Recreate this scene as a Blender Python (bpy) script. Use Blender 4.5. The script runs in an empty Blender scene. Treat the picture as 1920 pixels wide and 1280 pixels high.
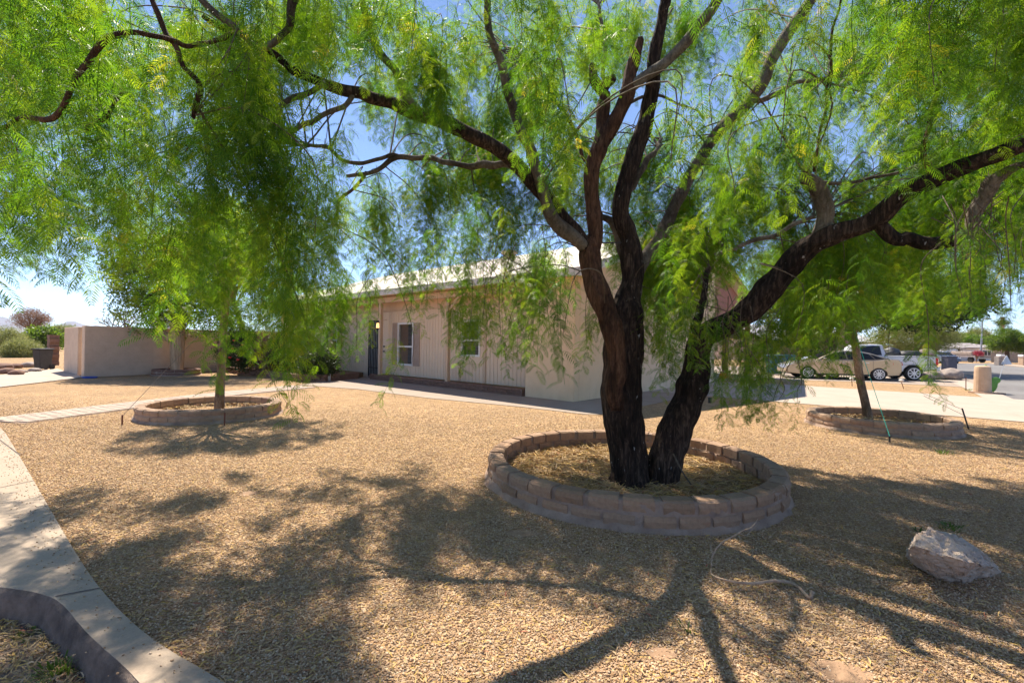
import bpy, bmesh, math, random
import numpy as np
from mathutils import Vector, Matrix, noise
R = math.radians
rnd = random.Random(7)
nr = np.random.RandomState(11)
scene = bpy.context.scene
COL = scene.collection

# ------------------------------------------------------------------ camera, world, sun, exposure
F = 870.0; EYE = 1.5; ROLL = R(0.93); PITCH = R(0.33)
cd = bpy.data.cameras.new("camera"); cam = bpy.data.objects.new("camera", cd); COL.objects.link(cam)
cd.sensor_width = 36; cd.lens = F/1920*36; cd.clip_start = 0.05; cd.clip_end = 12000
cam.matrix_world = Matrix.Translation((0, 0, EYE)) @ Matrix.Rotation(math.pi/2+PITCH, 4, 'X') @ Matrix.Rotation(ROLL, 4, 'Z')
scene.camera = cam
w = bpy.data.worlds.new("World"); scene.world = w; w.use_nodes = True
wn = w.node_tree; bg = wn.nodes['Background']
sky = wn.nodes.new('ShaderNodeTexSky'); sky.sky_type = 'NISHITA'; sky.sun_disc = False
SUNDIR = Vector((-0.43, 0.90, 0)).normalized()
ELEV = R(57)
sky.sun_elevation = ELEV
sky.sun_rotation = math.atan2(SUNDIR.x, SUNDIR.y)
sky.air_density = 0.6; sky.dust_density = 0.0; sky.ozone_density = 3.0; sky.altitude = 1200
wn.links.new(sky.outputs[0], bg.inputs[0]); bg.inputs[1].default_value = 0.14
sd = bpy.data.lights.new("sun", 'SUN'); so = bpy.data.objects.new("sun", sd); COL.objects.link(so)
sd.energy = 5.0; sd.angle = R(0.53); sd.color = (1, .91, .77)
sdir = Vector((SUNDIR.x*math.cos(ELEV), SUNDIR.y*math.cos(ELEV), math.sin(ELEV)))
so.rotation_euler = sdir.to_track_quat('Z', 'Y').to_euler(); so.location = (0, 0, 30)
vs = scene.view_settings; vs.view_transform = 'Standard'; vs.look = 'None'; vs.gamma = 1; vs.use_curve_mapping = False
vs.exposure = 1.0
scene.cycles.max_bounces = 8; scene.cycles.transparent_max_bounces = 16

# ------------------------------------------------------------------ picture -> place helpers (metres)
CM = cam.matrix_world.copy()
def ray(px, py):
    return CM.to_3x3() @ Vector(((px-960)/F, -(py-640)/F, -1))
def P(px, py, z=0.0):
    d = ray(px, py); t = (z-EYE)/d.z; return Vector((d.x*t, d.y*t, z))
def D(px, py, Y):
    d = ray(px, py); t = Y/d.y; return Vector((d.x*t, Y, EYE+d.z*t))
CMI = CM.inverted()
def proj(p):
    q = CMI @ Vector(p); return (960+F*q.x/-q.z, 640-F*q.y/-q.z)
HC = Vector((1.64, 12.19, 0)); HU = Vector((-.748, .664, 0)).normalized(); HV = Vector((HU.y, -HU.x, 0))
def H(s, t, z=0.0): return HC + HU*s + HV*t + Vector((0, 0, z))

# ------------------------------------------------------------------ materials
def lin(r, g, b):
    f = lambda c: ((c/255+.055)/1.055)**2.4 if c/255 > .04045 else c/255/12.92
    return (f(r), f(g), f(b), 1)
def newmat(name):
    m = bpy.data.materials.new(name); m.use_nodes = True
    nt = m.node_tree; return m, nt, nt.nodes['Principled BSDF']
def ramp(nt, fac, stops):
    r = nt.nodes.new('ShaderNodeValToRGB'); e = r.color_ramp.elements
    while len(e) < len(stops): e.new(0.5)
    for i, (p, c) in enumerate(stops): e[i].position = p; e[i].color = c if len(c) == 4 else (*c, 1)
    nt.links.new(fac, r.inputs[0]); return r.outputs[0]
def coords(nt, scale=(1, 1, 1), kind='Object'):
    t = nt.nodes.new('ShaderNodeTexCoord'); m = nt.nodes.new('ShaderNodeMapping'); m.inputs['Scale'].default_value = scale
    nt.links.new(t.outputs[kind], m.inputs[0]); return m.outputs[0]
def noise_t(nt, co, scale, detail=6, rough=.6, dist=0):
    n = nt.nodes.new('ShaderNodeTexNoise'); n.inputs['Scale'].default_value = scale
    n.inputs['Detail'].default_value = detail; n.inputs['Roughness'].default_value = rough; n.inputs['Distortion'].default_value = dist
    nt.links.new(co, n.inputs['Vector']); return n.outputs[0]
def vor(nt, co, scale, feat='F1'):
    n = nt.nodes.new('ShaderNodeTexVoronoi'); n.feature = feat; n.inputs['Scale'].default_value = scale
    nt.links.new(co, n.inputs['Vector']); return n
def mixc(nt, fac, a, b, mode='MIX'):
    n = nt.nodes.new('ShaderNodeMix'); n.data_type = 'RGBA'; n.blend_type = mode
    for k, v in ((0, fac), (6, a), (7, b)):
        if hasattr(v, 'is_linked') or isinstance(v, bpy.types.NodeSocket): nt.links.new(v, n.inputs[k])
        else: n.inputs[k].default_value = v if k == 0 else (v if len(v) == 4 else (*v, 1))
    return n.outputs[2]
def bump(nt, bs, h, strength, dist, prev=None):
    b = nt.nodes.new('ShaderNodeBump'); b.inputs['Strength'].default_value = strength; b.inputs['Distance'].default_value = dist
    nt.links.new(h, b.inputs['Height'])
    if prev is not None: nt.links.new(prev, b.inputs['Normal'])
    if bs is not None: nt.links.new(b.outputs[0], bs.inputs['Normal'])
    return b.outputs[0]
def mat(name, c1, c2=None, scale=8, rough=.8, bs=.3, bd=.01, bscale=None, stretch=(1, 1, 1), metal=0, detail=6, spec=None, c3=None, s3=1.0, rnd_amt=0, lo=.35, hi=.65):
    """two colours mixed by noise, plus an optional larger-scale tint, plus a bump"""
    m, nt, b = newmat(name); co = coords(nt, stretch)
    c2 = c2 or c1
    col = ramp(nt, noise_t(nt, co, scale, detail), [(lo, c1), (hi, c2)])
    if c3:
        f = ramp(nt, noise_t(nt, co, s3, 4), [(.45, (0, 0, 0)), (.7, (1, 1, 1))]); col = mixc(nt, f, col, c3)
    if rnd_amt:
        oi = nt.nodes.new('ShaderNodeObjectInfo')
        v = nt.nodes.new('ShaderNodeMapRange'); v.inputs[3].default_value = 1-rnd_amt; v.inputs[4].default_value = 1+rnd_amt
        nt.links.new(oi.outputs['Random'], v.inputs[0])
        hs = nt.nodes.new('ShaderNodeHueSaturation'); nt.links.new(v.outputs[0], hs.inputs['Value']); nt.links.new(col, hs.inputs['Color']); col = hs.outputs[0]
    nt.links.new(col, b.inputs['Base Color']); b.inputs['Roughness'].default_value = rough; b.inputs['Metallic'].default_value = metal
    if spec is not None: b.inputs['Specular IOR Level'].default_value = spec
    if bs: bump(nt, b, noise_t(nt, co, bscale or scale*3, 8, .65), bs, bd)
    return m
def gravel_mat(name, cols, sc=62, tint=(.5, .36, .22), litter=True):
    m, nt, b = newmat(name); co = coords(nt)
    v = vor(nt, co, sc); v2 = vor(nt, co, sc*.43)
    sep = nt.nodes.new('ShaderNodeSeparateColor'); nt.links.new(v.outputs['Color'], sep.inputs[0])
    c = ramp(nt, sep.outputs[0], cols)
    big = ramp(nt, noise_t(nt, co, .55, 5), [(.35, (.84, .84, .84)), (.68, (1.12, 1.1, 1.05))])
    c = mixc(nt, 1.0, c, big, 'MULTIPLY')
    mid = ramp(nt, noise_t(nt, co, 5, 6, .7), [(.38, (.80, .78, .76)), (.62, (1.1, 1.08, 1.04))])
    c = mixc(nt, 1.0, c, mid, 'MULTIPLY')
    if litter:
        cs = coords(nt, (1, 5, 1)); vl = vor(nt, cs, 30); s2 = nt.nodes.new('ShaderNodeSeparateColor'); nt.links.new(vl.outputs['Color'], s2.inputs[0])
        f = ramp(nt, s2.outputs[1], [(.88, (0, 0, 0)), (.90, (.75, .75, .75))])
        c = mixc(nt, f, c, (.55, .36, .10))
    nt.links.new(c, b.inputs['Base Color']); b.inputs['Roughness'].default_value = .95; b.inputs['Specular IOR Level'].default_value = .2
    n1 = bump(nt, None, noise_t(nt, co, 4, 6, .7), .5, .03)
    n2 = bump(nt, None, v2.outputs['Distance'], .8, -.02, n1)
    bump(nt, b, v.outputs['Distance'], 1.0, -.018, n2)
    return m
M = {}
GC = [(0, (.29, .175, .095)), (.25, (.41, .255, .145)), (.5, (.49, .315, .18)), (.78, (.57, .39, .235)), (1, (.66, .51, .36))]
M['gravel'] = gravel_mat('gravel', GC)
M['far_dirt'] = gravel_mat('dirt', [(0, (.26, .18, .12)), (.5, (.38, .27, .18)), (1, (.5, .38, .27))], 25, litter=False)
M['ring_soil'] = gravel_mat('straw_soil', [(0, (.14, .09, .05)), (.5, (.28, .18, .09)), (1, (.42, .29, .16))], 90)
def pebble_mat():
    m, nt, b = newmat('pebble'); oi = nt.nodes.new('ShaderNodeObjectInfo')
    c = ramp(nt, oi.outputs['Random'], GC)
    co = coords(nt); n = ramp(nt, noise_t(nt, co, 1.5, 3), [(.3, (.8, .8, .8)), (.7, (1.1, 1.1, 1.1))]); c = mixc(nt, 1.0, c, n, 'MULTIPLY')
    nt.links.new(c, b.inputs['Base Color']); b.inputs['Roughness'].default_value = .9; return m
M['pebble'] = pebble_mat()
def litter_mat():
    m, nt, b = newmat('leaf_litter'); oi = nt.nodes.new('ShaderNodeObjectInfo')
    c = ramp(nt, oi.outputs['Random'], [(0, (.42, .28, .16)), (.35, (.56, .39, .22)), (.62, (.60, .38, .09)), (.80, (.50, .34, .16)), (.95, (.36, .25, .10)), (1, (.45, .12, .07))])
    nt.links.new(c, b.inputs['Base Color']); b.inputs['Roughness'].default_value = .8; return m
M['litter'] = litter_mat()
def concrete(name, c1, c2, joint=None):
    m, nt, b = newmat(name); co = coords(nt)
    c = ramp(nt, noise_t(nt, co, 1.3, 8, .65), [(.3, c1), (.7, c2)])
    fine = ramp(nt, noise_t(nt, co, 70, 4, .7), [(.3, (.84, .84, .84)), (.7, (1.08, 1.08, 1.08))]); c = mixc(nt, 1.0, c, fine, 'MULTIPLY')
    st = ramp(nt, noise_t(nt, co, 9, 8, .75), [(.60, (0, 0, 0)), (.75, (.35, .35, .35))]); c = mixc(nt, st, c, (.20, .15, .11))
    v = vor(nt, co, 9); sp = ramp(nt, v.outputs['Distance'], [(.03, (.7, .7, .7)), (.05, (0, 0, 0))]); c = mixc(nt, sp, c, (.16, .10, .06))
    nt.links.new(c, b.inputs['Base Color']); b.inputs['Roughness'].default_value = .88
    bump(nt, b, noise_t(nt, co, 120, 4, .7), .35, .003); return m
M['concrete'] = concrete('concrete', (.36, .275, .20), (.46, .36, .27))
M['gutter_conc'] = concrete('gutter_concrete', (.25, .18, .13), (.36, .27, .20))
M['drive'] = concrete('driveway_concrete', (.40, .32, .25), (.48, .395, .315))
M['walk'] = concrete('walk_concrete', (.30, .235, .18), (.38, .30, .235))
M['asphalt'] = mat('asphalt', (.13, .12, .115), (.19, .175, .165), 3, .9, .5, .004, 150, c3=(.2, .19, .18), s3=.3)
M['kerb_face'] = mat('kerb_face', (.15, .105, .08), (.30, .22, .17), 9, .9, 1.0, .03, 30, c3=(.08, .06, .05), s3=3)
def stucco(name, c1, c2, sc=2):
    m, nt, b = newmat(name); co = coords(nt)
    c = ramp(nt, noise_t(nt, co, sc, 8, .65), [(.3, c1), (.7, c2)])
    low = coords(nt, (3, 3, .5)); st = ramp(nt, noise_t(nt, low, 2.2, 6, .7), [(.58, (0, 0, 0)), (.8, (.35, .35, .35))]); c = mixc(nt, st, c, (c1[0]*.62, c1[1]*.58, c1[2]*.55))
    nt.links.new(c, b.inputs['Base Color']); b.inputs['Roughness'].default_value = .93; b.inputs['Specular IOR Level'].default_value = .2
    co2 = coords(nt, (1, 1, 2.2))
    n = bump(nt, None, noise_t(nt, co2, 16, 6, .6, .4), .55, .015); bump(nt, b, noise_t(nt, co, 90, 6, .7), .5, .004, n); return m
M['stucco'] = stucco('stucco', (.72, .54, .355), (.81, .625, .43))
M['stucco_wall'] = stucco('wall_stucco', (.60, .44, .315), (.70, .53, .39), 3)
M['siding'] = mat('siding', (.73, .56, .40), (.79, .62, .45), 5, .75, .3, .003, 60, (1, 1, .2), rnd_amt=.03)
M['trim'] = mat('trim', (.56, .40, .27), (.63, .455, .31), 6, .7, .2, .003, 60, (1, 1, .2))
M['soffit'] = mat('soffit', (.66, .46, .31), (.72, .51, .35), 4, .8, .2, .003)
M['fascia'] = mat('fascia', (.62, .56, .50), (.72, .66, .60), 6, .6, .2, .003)
M['roof'] = mat('roof', (.70, .62, .52), (.80, .73, .63), 3, .85, .5, .01, 30, c3=(.6, .5, .4), s3=.8)
M['shutter'] = mat('shutter', (.40, .29, .22), (.46, .34, .26), 8, .6, .1, .002)
M['white'] = mat('white_paint', (.74, .72, .69), (.80, .78, .75), 10, .45, 0)
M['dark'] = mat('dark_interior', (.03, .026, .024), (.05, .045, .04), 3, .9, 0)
M['black'] = mat('black_metal', (.02, .02, .02), (.035, .03, .03), 20, .5, .1, .002)
M['red_brown'] = mat('red_brown_paint', (.26, .11, .075), (.33, .15, .10), 6, .7, .2, .003)
M['brown_wood'] = mat('brown_wood', (.15, .09, .06), (.22, .14, .09), 6, .8, .3, .005, 30, (1, 1, .2))
def glass_mat(name, tint=(.02, .02, .02), trans=.45):
    m, nt, b = newmat(name); b.inputs['Base Color'].default_value = (*tint, 1); b.inputs['Roughness'].default_value = .04
    tr = nt.nodes.new('ShaderNodeBsdfTransparent'); mx = nt.nodes.new('ShaderNodeMixShader'); mx.inputs[0].default_value = 1-trans
    nt.links.new(tr.outputs[0], mx.inputs[1]); nt.links.new(b.outputs[0], mx.inputs[2]); nt.links.new(mx.outputs[0], nt.nodes['Material Output'].inputs[0]); return m
M['glass'] = glass_mat('window_glass', trans=.8); M['car_glass'] = glass_mat('car_glass', (.012, .014, .018), .12)
M['blind'] = mat('blind', (.55, .50, .44), (.6, .55, .5), 5, .6, 0)
def block_mat(name, cols, pale):
    m, nt, b = newmat(name); co = coords(nt); oi = nt.nodes.new('ShaderNodeObjectInfo')
    c = ramp(nt, oi.outputs['Random'], cols)
    f = ramp(nt, noise_t(nt, co, 14, 8, .7), [(.35, (.78, .78, .78)), (.68, (1.18, 1.15, 1.12))]); c = mixc(nt, 1.0, c, f, 'MULTIPLY')
    p = ramp(nt, noise_t(nt, co, 5, 8, .75), [(.52, (0, 0, 0)), (.72, (.6, .6, .6))]); c = mixc(nt, p, c, pale)
    nt.links.new(c, b.inputs['Base Color']); b.inputs['Roughness'].default_value = .92
    n = bump(nt, None, noise_t(nt, co, 18, 6, .7), .6, .012); bump(nt, b, noise_t(nt, co, 110, 5, .7), .6, .004, n); return m
M['block'] = block_mat('tan_block', [(0, (.27, .165, .10)), (.5, (.38, .235, .145)), (1, (.32, .215, .145))], (.46, .35, .265))
M['block_pale'] = block_mat('pale_block', [(0, (.34, .225, .15)), (.5, (.42, .285, .19)), (1, (.31, .20, .14))], (.50, .385, .29))
M['block_dark'] = block_mat('brown_block', [(0, (.19, .105, .075)), (.5, (.235, .13, .09)), (1, (.20, .12, .09))], (.27, .18, .14))
M['mortar'] = mat('mortar', (.32, .215, .155), (.46, .33, .25), 12, .95, .9, .02, 40, c3=(.22, .14, .10), s3=6)
M['paver'] = block_mat('paver', [(0, (.42, .33, .255)), (.5, (.48, .38, .30)), (1, (.38, .30, .235))], (.55, .46, .38))
M['rock'] = mat('rock', (.40, .29, .22), (.66, .53, .43), 3.5, .9, .9, .03, 14, (1, 1, 2.4), c3=(.28, .265, .26), s3=1.8)
M['rock_grey'] = mat('rock_grey', (.24, .19, .16), (.40, .33, .28), 4, .9, .8, .04, 9)
def bark(name, c1, c2, c3, fleck=0.0, st=.17):
    m, nt, b = newmat(name); co = coords(nt, (1, 1, st)); co1 = coords(nt)
    n = noise_t(nt, co, 34, 8, .7, .6)
    c = ramp(nt, n, [(.32, c1), (.5, c2), (.70, c3)])
    lg = ramp(nt, noise_t(nt, coords(nt, (1, 1, .4)), 3.2, 5, .6), [(.38, (.35, .32, .30)), (.62, (1.15, 1.1, 1.05))]); c = mixc(nt, 1.0, c, lg, 'MULTIPLY')
    if fleck:
        fl = ramp(nt, noise_t(nt, coords(nt, (1, 1, .35)), 26, 3, .5, .3), [(.70, (0, 0, 0)), (.74, (fleck, fleck, fleck))]); c = mixc(nt, fl, c, (.55, .5, .48))
    nt.links.new(c, b.inputs['Base Color']); b.inputs['Roughness'].default_value = .9; b.inputs['Specular IOR Level'].default_value = .25
    b1 = bump(nt, None, n, 1.0, .05); bump(nt, b, noise_t(nt, co1, 60, 5, .7), .5, .006, b1); return m
M['bark'] = bark('dark_bark', (.010, .007, .006), (.052, .033, .024), (.20, .135, .10), .8)
M['bark_red'] = bark('red_brown_bark', (.03, .016, .010), (.12, .060, .034), (.26, .14, .085))
M['bark_grey'] = bark('grey_bark', (.11, .095, .07), (.22, .19, .15), (.33, .29, .24), st=.5)
M['twig'] = mat('twig', (.07, .045, .028), (.14, .10, .065), 30, .85, 0)
M['bark_young'] = bark('young_bark', (.20, .135, .09), (.34, .24, .165), (.50, .38, .28), st=.4)
M['dead_wood'] = mat('dead_wood', (.30, .20, .13), (.50, .36, .25), 20, .8, .4, .004)
def leaf_mat(name, cols, trans, tw=.5, rough=.45):
    m, nt, b = newmat(name); oi = nt.nodes.new('ShaderNodeObjectInfo')
    at = nt.nodes.new('ShaderNodeAttribute'); at.attribute_name = 'tone'
    add = nt.nodes.new('ShaderNodeMath'); add.operation = 'ADD'; nt.links.new(oi.outputs['Random'], add.inputs[0]); nt.links.new(at.outputs['Fac'], add.inputs[1])
    hf = nt.nodes.new('ShaderNodeMath'); hf.operation = 'MULTIPLY'; hf.inputs[1].default_value = .5; nt.links.new(add.outputs[0], hf.inputs[0])
    c = ramp(nt, hf.outputs[0], cols); tc = mixc(nt, 1.0, c, (*trans, 1), 'MULTIPLY')
    nt.links.new(c, b.inputs['Base Color']); b.inputs['Roughness'].default_value = rough; b.inputs['Specular IOR Level'].default_value = .35
    tl = nt.nodes.new('ShaderNodeBsdfTranslucent'); nt.links.new(tc, tl.inputs[0])
    mx = nt.nodes.new('ShaderNodeMixShader'); mx.inputs[0].default_value = tw
    nt.links.new(b.outputs[0], mx.inputs[1]); nt.links.new(tl.outputs[0], mx.inputs[2]); nt.links.new(mx.outputs[0], nt.nodes['Material Output'].inputs[0]); return m
LC = [(0, (.024, .068, .010)), (.3, (.050, .116, .010)), (.58, (.096, .166, .010)), (.82, (.16, .21, .014)), (.93, (.28, .24, .03)), (1, (.40, .24, .06))]
M['leaf'] = leaf_mat('pepper_leaf', LC, (3.0, 2.95, 1.4), .56)
M['leaf_far'] = leaf_mat('green_leaf', [(0, (.045, .085, .015)), (.5, (.095, .155, .022)), (1, (.17, .21, .035))], (2.3, 2.3, 1.2), .45)
M['leaf_dark'] = leaf_mat('dark_leaf', [(0, (.02, .035, .010)), (.5, (.04, .065, .014)), (1, (.08, .09, .025))], (1.5, 1.5, 1.2), .3)
M['leaf_pale'] = leaf_mat('pale_leaf', [(0, (.14, .16, .055)), (.5, (.24, .26, .085)), (1, (.33, .32, .13))], (1.5, 1.5, 1.2), .4)
M['leaf_dry'] = leaf_mat('dry_leaf', [(0, (.16, .09, .05)), (.5, (.26, .15, .09)), (1, (.36, .22, .14))], (1.2, 1.1, 1), .3)
M['grass'] = leaf_mat('weed_leaf', [(0, (.06, .10, .02)), (.5, (.12, .18, .03)), (1, (.2, .24, .05))], (1.8, 1.8, 1.2), .4)
M['flower'] = mat('red_flower', (.6, .03, .02), (.7, .06, .03), 5, .6, 0)
M['cactus'] = mat('cactus', (.10, .28, .03), (.14, .35, .05), 10, .5, .2, .005)
M['saguaro'] = mat('dry_cactus_rib', (.36, .24, .14), (.62, .45, .29), 14, .9, .6, .02, 40, (1, 1, .15))
M['gold'] = mat('champagne_paint', (.46, .345, .215), (.48, .36, .23), 3, .28, 0, metal=.55); M['gold'].node_tree.nodes['Principled BSDF'].inputs['Coat Weight'].default_value = .8
M['white_car'] = mat('white_car_paint', (.66, .67, .70), (.70, .71, .73), 3, .3, 0); M['white_car'].node_tree.nodes['Principled BSDF'].inputs['Coat Weight'].default_value = .6
M['blue_car'] = mat('blue_grey_car_paint', (.12, .16, .24), (.14, .18, .26), 3, .3, 0, metal=.4)
M['tyre'] = mat('tyre_rubber', (.018, .018, .018), (.03, .03, .03), 20, .85, 0)
M['rim'] = mat('alloy', (.62, .62, .63), (.68, .68, .69), 10, .35, 0, metal=.6)
M['red_lamp'] = mat('red_lens', (.55, .015, .015), (.6, .02, .02), 10, .2, 0)
M['clear_lamp'] = mat('clear_lens', (.6, .6, .58), (.7, .7, .68), 10, .1, 0)
M['black_plastic'] = mat('black_plastic', (.02, .02, .022), (.035, .035, .038), 10, .5, 0)
M['slate'] = mat('dark_grey_pillar', (.075, .075, .10), (.10, .10, .13), 5, .7, .2, .005)
M['beige'] = mat('beige_pillar', (.52, .36, .235), (.60, .43, .29), 5, .85, .3, .005)
M['blue_bin'] = mat('blue_plastic', (.01, .09, .14), (.015, .12, .18), 5, .5, 0)
M['blue'] = mat('blue_plastic_bright', (.02, .06, .35), (.03, .08, .4), 5, .5, 0)
M['red'] = mat('red_plastic', (.65, .02, .02), (.7, .03, .03), 5, .4, 0)
M['pink'] = mat('pink_plastic', (.65, .2, .3), (.7, .25, .35), 5, .5, 0)
M['rust'] = mat('rusty_steel', (.12, .04, .025), (.2, .07, .04), 30, .8, .3, .003)
M['teal_cord'] = mat('teal_cord', (.02, .42, .30), (.03, .5, .36), 30, .6, 0)
M['wire'] = mat('wire', (.16, .13, .11), (.2, .17, .14), 30, .6, 0)
M['galv'] = mat('galvanised', (.38, .40, .42), (.45, .47, .49), 10, .5, 0, metal=.5)
M['corr'] = mat('white_metal_roof', (.62, .60, .60), (.72, .70, .70), 3, .6, .1, .01)
M['far_wall'] = mat('far_wall', (.42, .33, .26), (.5, .4, .32), 2, .9, 0)
M['far_roof'] = mat('far_roof', (.25, .22, .21), (.32, .28, .27), 2, .9, .3, .02)
M['fence'] = mat('grey_fence_board', (.33, .29, .26), (.42, .38, .34), 3, .9, .2, .005, rnd_amt=.1)
M['hill'] = mat('haze_tinted_hill', (.10, .085, .12), (.15, .125, .16), .004, .95, 0, detail=8)  # blue-purple of distant haze is mixed into the hills' base colour
m, nt, b = newmat('lit_lantern_glass'); b.inputs['Base Color'].default_value = (.8, .6, .3, 1); b.inputs['Emission Color'].default_value = (1, .62, .2, 1); b.inputs['Emission Strength'].default_value = 1.1; M['lit'] = m

# ------------------------------------------------------------------ mesh helpers
class MB:
    def __init__(s): s.v = []; s.f = []; s.smooth = False
    def add(s, vs, fs):
        o = len(s.v); s.v += [tuple(x) for x in vs]; s.f += [tuple(i+o for i in f) for f in fs]
    def hexa(s, c8): s.add(c8, [(0, 3, 2, 1), (4, 5, 6, 7), (0, 1, 5, 4), (1, 2, 6, 5), (2, 3, 7, 6), (3, 0, 4, 7)])
    def box(s, c, dx, dy, dz, ax=Vector((1, 0, 0)), ay=Vector((0, 1, 0)), az=Vector((0, 0, 1))):
        c = Vector(c); k = []
        for z in (-1, 1):
            for x, y in ((-1, -1), (1, -1), (1, 1), (-1, 1)): k.append(c+ax*(x*dx/2)+ay*(y*dy/2)+az*(z*dz/2))
        s.hexa(k)
    def hbox(s, s0, s1, t0, t1, z0, z1):   # a box in the house's own frame
        s.hexa([H(a, t, z) for z in (z0, z1) for a, t in ((s1, t0), (s0, t0), (s0, t1), (s1, t1))])
    def quad(s, a, b, c, d): s.add([a, b, c, d], [(0, 1, 2, 3)])
    def tube(s, pts, rad, sides=8, cap=True, warp=None):
        pts = [Vector(p) for p in pts]; n = len(pts)
        if not hasattr(rad, '__len__'): rad = [rad]*n
        t0 = (pts[1]-pts[0]).normalized(); up = Vector((0, 1, 0)) if abs(t0.z) > .8 else Vector((0, 0, 1))
        x = up.cross(t0).normalized(); V = []
        for i, p in enumerate(pts):
            t = (pts[min(i+1, n-1)]-pts[max(i-1, 0)]).normalized()
            x = (x-t*x.dot(t)).normalized(); y = t.cross(x)
            for k in range(sides):
                a = 2*math.pi*k/sides; r = rad[i]
                if warp: r *= warp(i, a, p)
                V.append(p+x*(math.cos(a)*r)+y*(math.sin(a)*r))
        Fc = [(i*sides+k, i*sides+(k+1) % sides, (i+1)*sides+(k+1) % sides, (i+1)*sides+k) for i in range(n-1) for k in range(sides)]
        if cap: Fc += [tuple(range(sides-1, -1, -1)), tuple((n-1)*sides+k for k in range(sides))]
        s.add(V, Fc)
    def lathe(s, c, prof, sides=16, ax=None, cap=True):
        c = Vector(c); V = []
        for r, z in prof:
            for k in range(sides):
                a = 2*math.pi*k/sides; q = Vector((math.cos(a)*r, math.sin(a)*r, z))
                if ax: q = ax @ q
                V.append(c+q)
        n = len(prof); Fc = [(i*sides+k, i*sides+(k+1) % sides, (i+1)*sides+(k+1) % sides, (i+1)*sides+k) for i in range(n-1) for k in range(sides)]
        if cap: Fc += [tuple(range(sides-1, -1, -1)), tuple((n-1)*sides+k for k in range(sides))]
        s.add(V, Fc)
    def poly(s, pts, z0, z1):              # flat-bottomed slab from an outline
        n = len(pts); V = [(p[0], p[1], z0) for p in pts]+[(p[0], p[1], z1) for p in pts]
        s.add(V, [tuple(range(n-1, -1, -1)), tuple(range(n, 2*n))]+[(i, (i+1) % n, n+(i+1) % n, n+i) for i in range(n)])
    def mesh(s, name, m, origin=(0, 0, 0), smooth=None):
        me = bpy.data.meshes.new(name); o = Vector(origin)
        me.from_pydata([(a[0]-o.x, a[1]-o.y, a[2]-o.z) for a in s.v], [], s.f)
        if m: me.materials.append(m)
        if smooth if smooth is not None else s.smooth: me.polygons.foreach_set('use_smooth', [True]*len(me.polygons))
        me.update(); return me
    def build(s, name, m, parent=None, smooth=None, origin=None, bevel=0, **tags):
        if origin is None:
            origin = worldpos(parent) if parent else (s.v[0] if s.v else (0, 0, 0))
            if not parent:
                a = np.array(s.v); origin = ((a[:, 0].min()+a[:, 0].max())/2, (a[:, 1].min()+a[:, 1].max())/2, a[:, 2].min())
        me = s.mesh(name, m, origin, smooth); o = bpy.data.objects.new(name, me); COL.objects.link(o)
        if parent: o.parent = parent
        else: o.location = origin
        if bevel:
            bm = bmesh.new(); bm.from_mesh(me); bmesh.ops.recalc_face_normals(bm, faces=bm.faces)
            bmesh.ops.bevel(bm, geom=[e for e in bm.edges if len(e.link_faces) == 2 and e.calc_face_angle(0) > .6], offset=bevel, segments=1, affect='EDGES'); bm.to_mesh(me); bm.free()
        tag(o, **tags); return o
def worldpos(o):
    p = Vector((0, 0, 0))
    while o: p = p+o.location; o = o.parent
    return p
def tag(o, label=None, cat=None, group=None, kind=None):
    if label: o['label'] = label
    if cat: o['category'] = cat
    if group: o['group'] = group
    if kind: o['kind'] = kind
    return o
def thing(name, label, cat, loc=(0, 0, 0), rz=0, group=None):
    o = bpy.data.objects.new(name, None); COL.objects.link(o); o.location = loc; o.rotation_euler = (0, 0, rz); o.empty_display_size = .1
    return tag(o, label, cat, group)
def copy_tree(o, parent=None, label=None):
    c = o.copy(); COL.objects.link(c); c.parent = parent
    if label: c['label'] = label
    for ch in list(o.children): copy_tree(ch, c)
    return c
def place(name, me, parent, loc, rz=0, sc=(1, 1, 1), rot=None, **tags):
    o = bpy.data.objects.new(name, me); COL.objects.link(o); o.parent = parent
    o.location = Vector(loc)-(worldpos(parent) if parent else Vector((0, 0, 0))); o.rotation_euler = rot or (0, 0, rz); o.scale = sc
    return tag(o, **tags)
def cr(pts, per=6):      # smooth curve through points (position + radius)
    P4 = [np.array([*p[0], p[1]]) for p in pts]; P4 = [2*P4[0]-P4[1]]+P4+[2*P4[-1]-P4[-2]]; out = []
    for i in range(1, len(P4)-2):
        for k in range(per):
            t = k/per; a, b, c, d = P4[i-1:i+3]
            out.append(.5*((2*b)+(c-a)*t+(2*a-5*b+4*c-d)*t*t+(3*b-a-3*c+d)*t**3))
    out.append(P4[-2]); return [Vector(q[:3]) for q in out], [max(float(q[3]), .002) for q in out]
def fbm(p, o=4): return noise.fractal(Vector(p), 1.0, 2.0, o)
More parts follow.
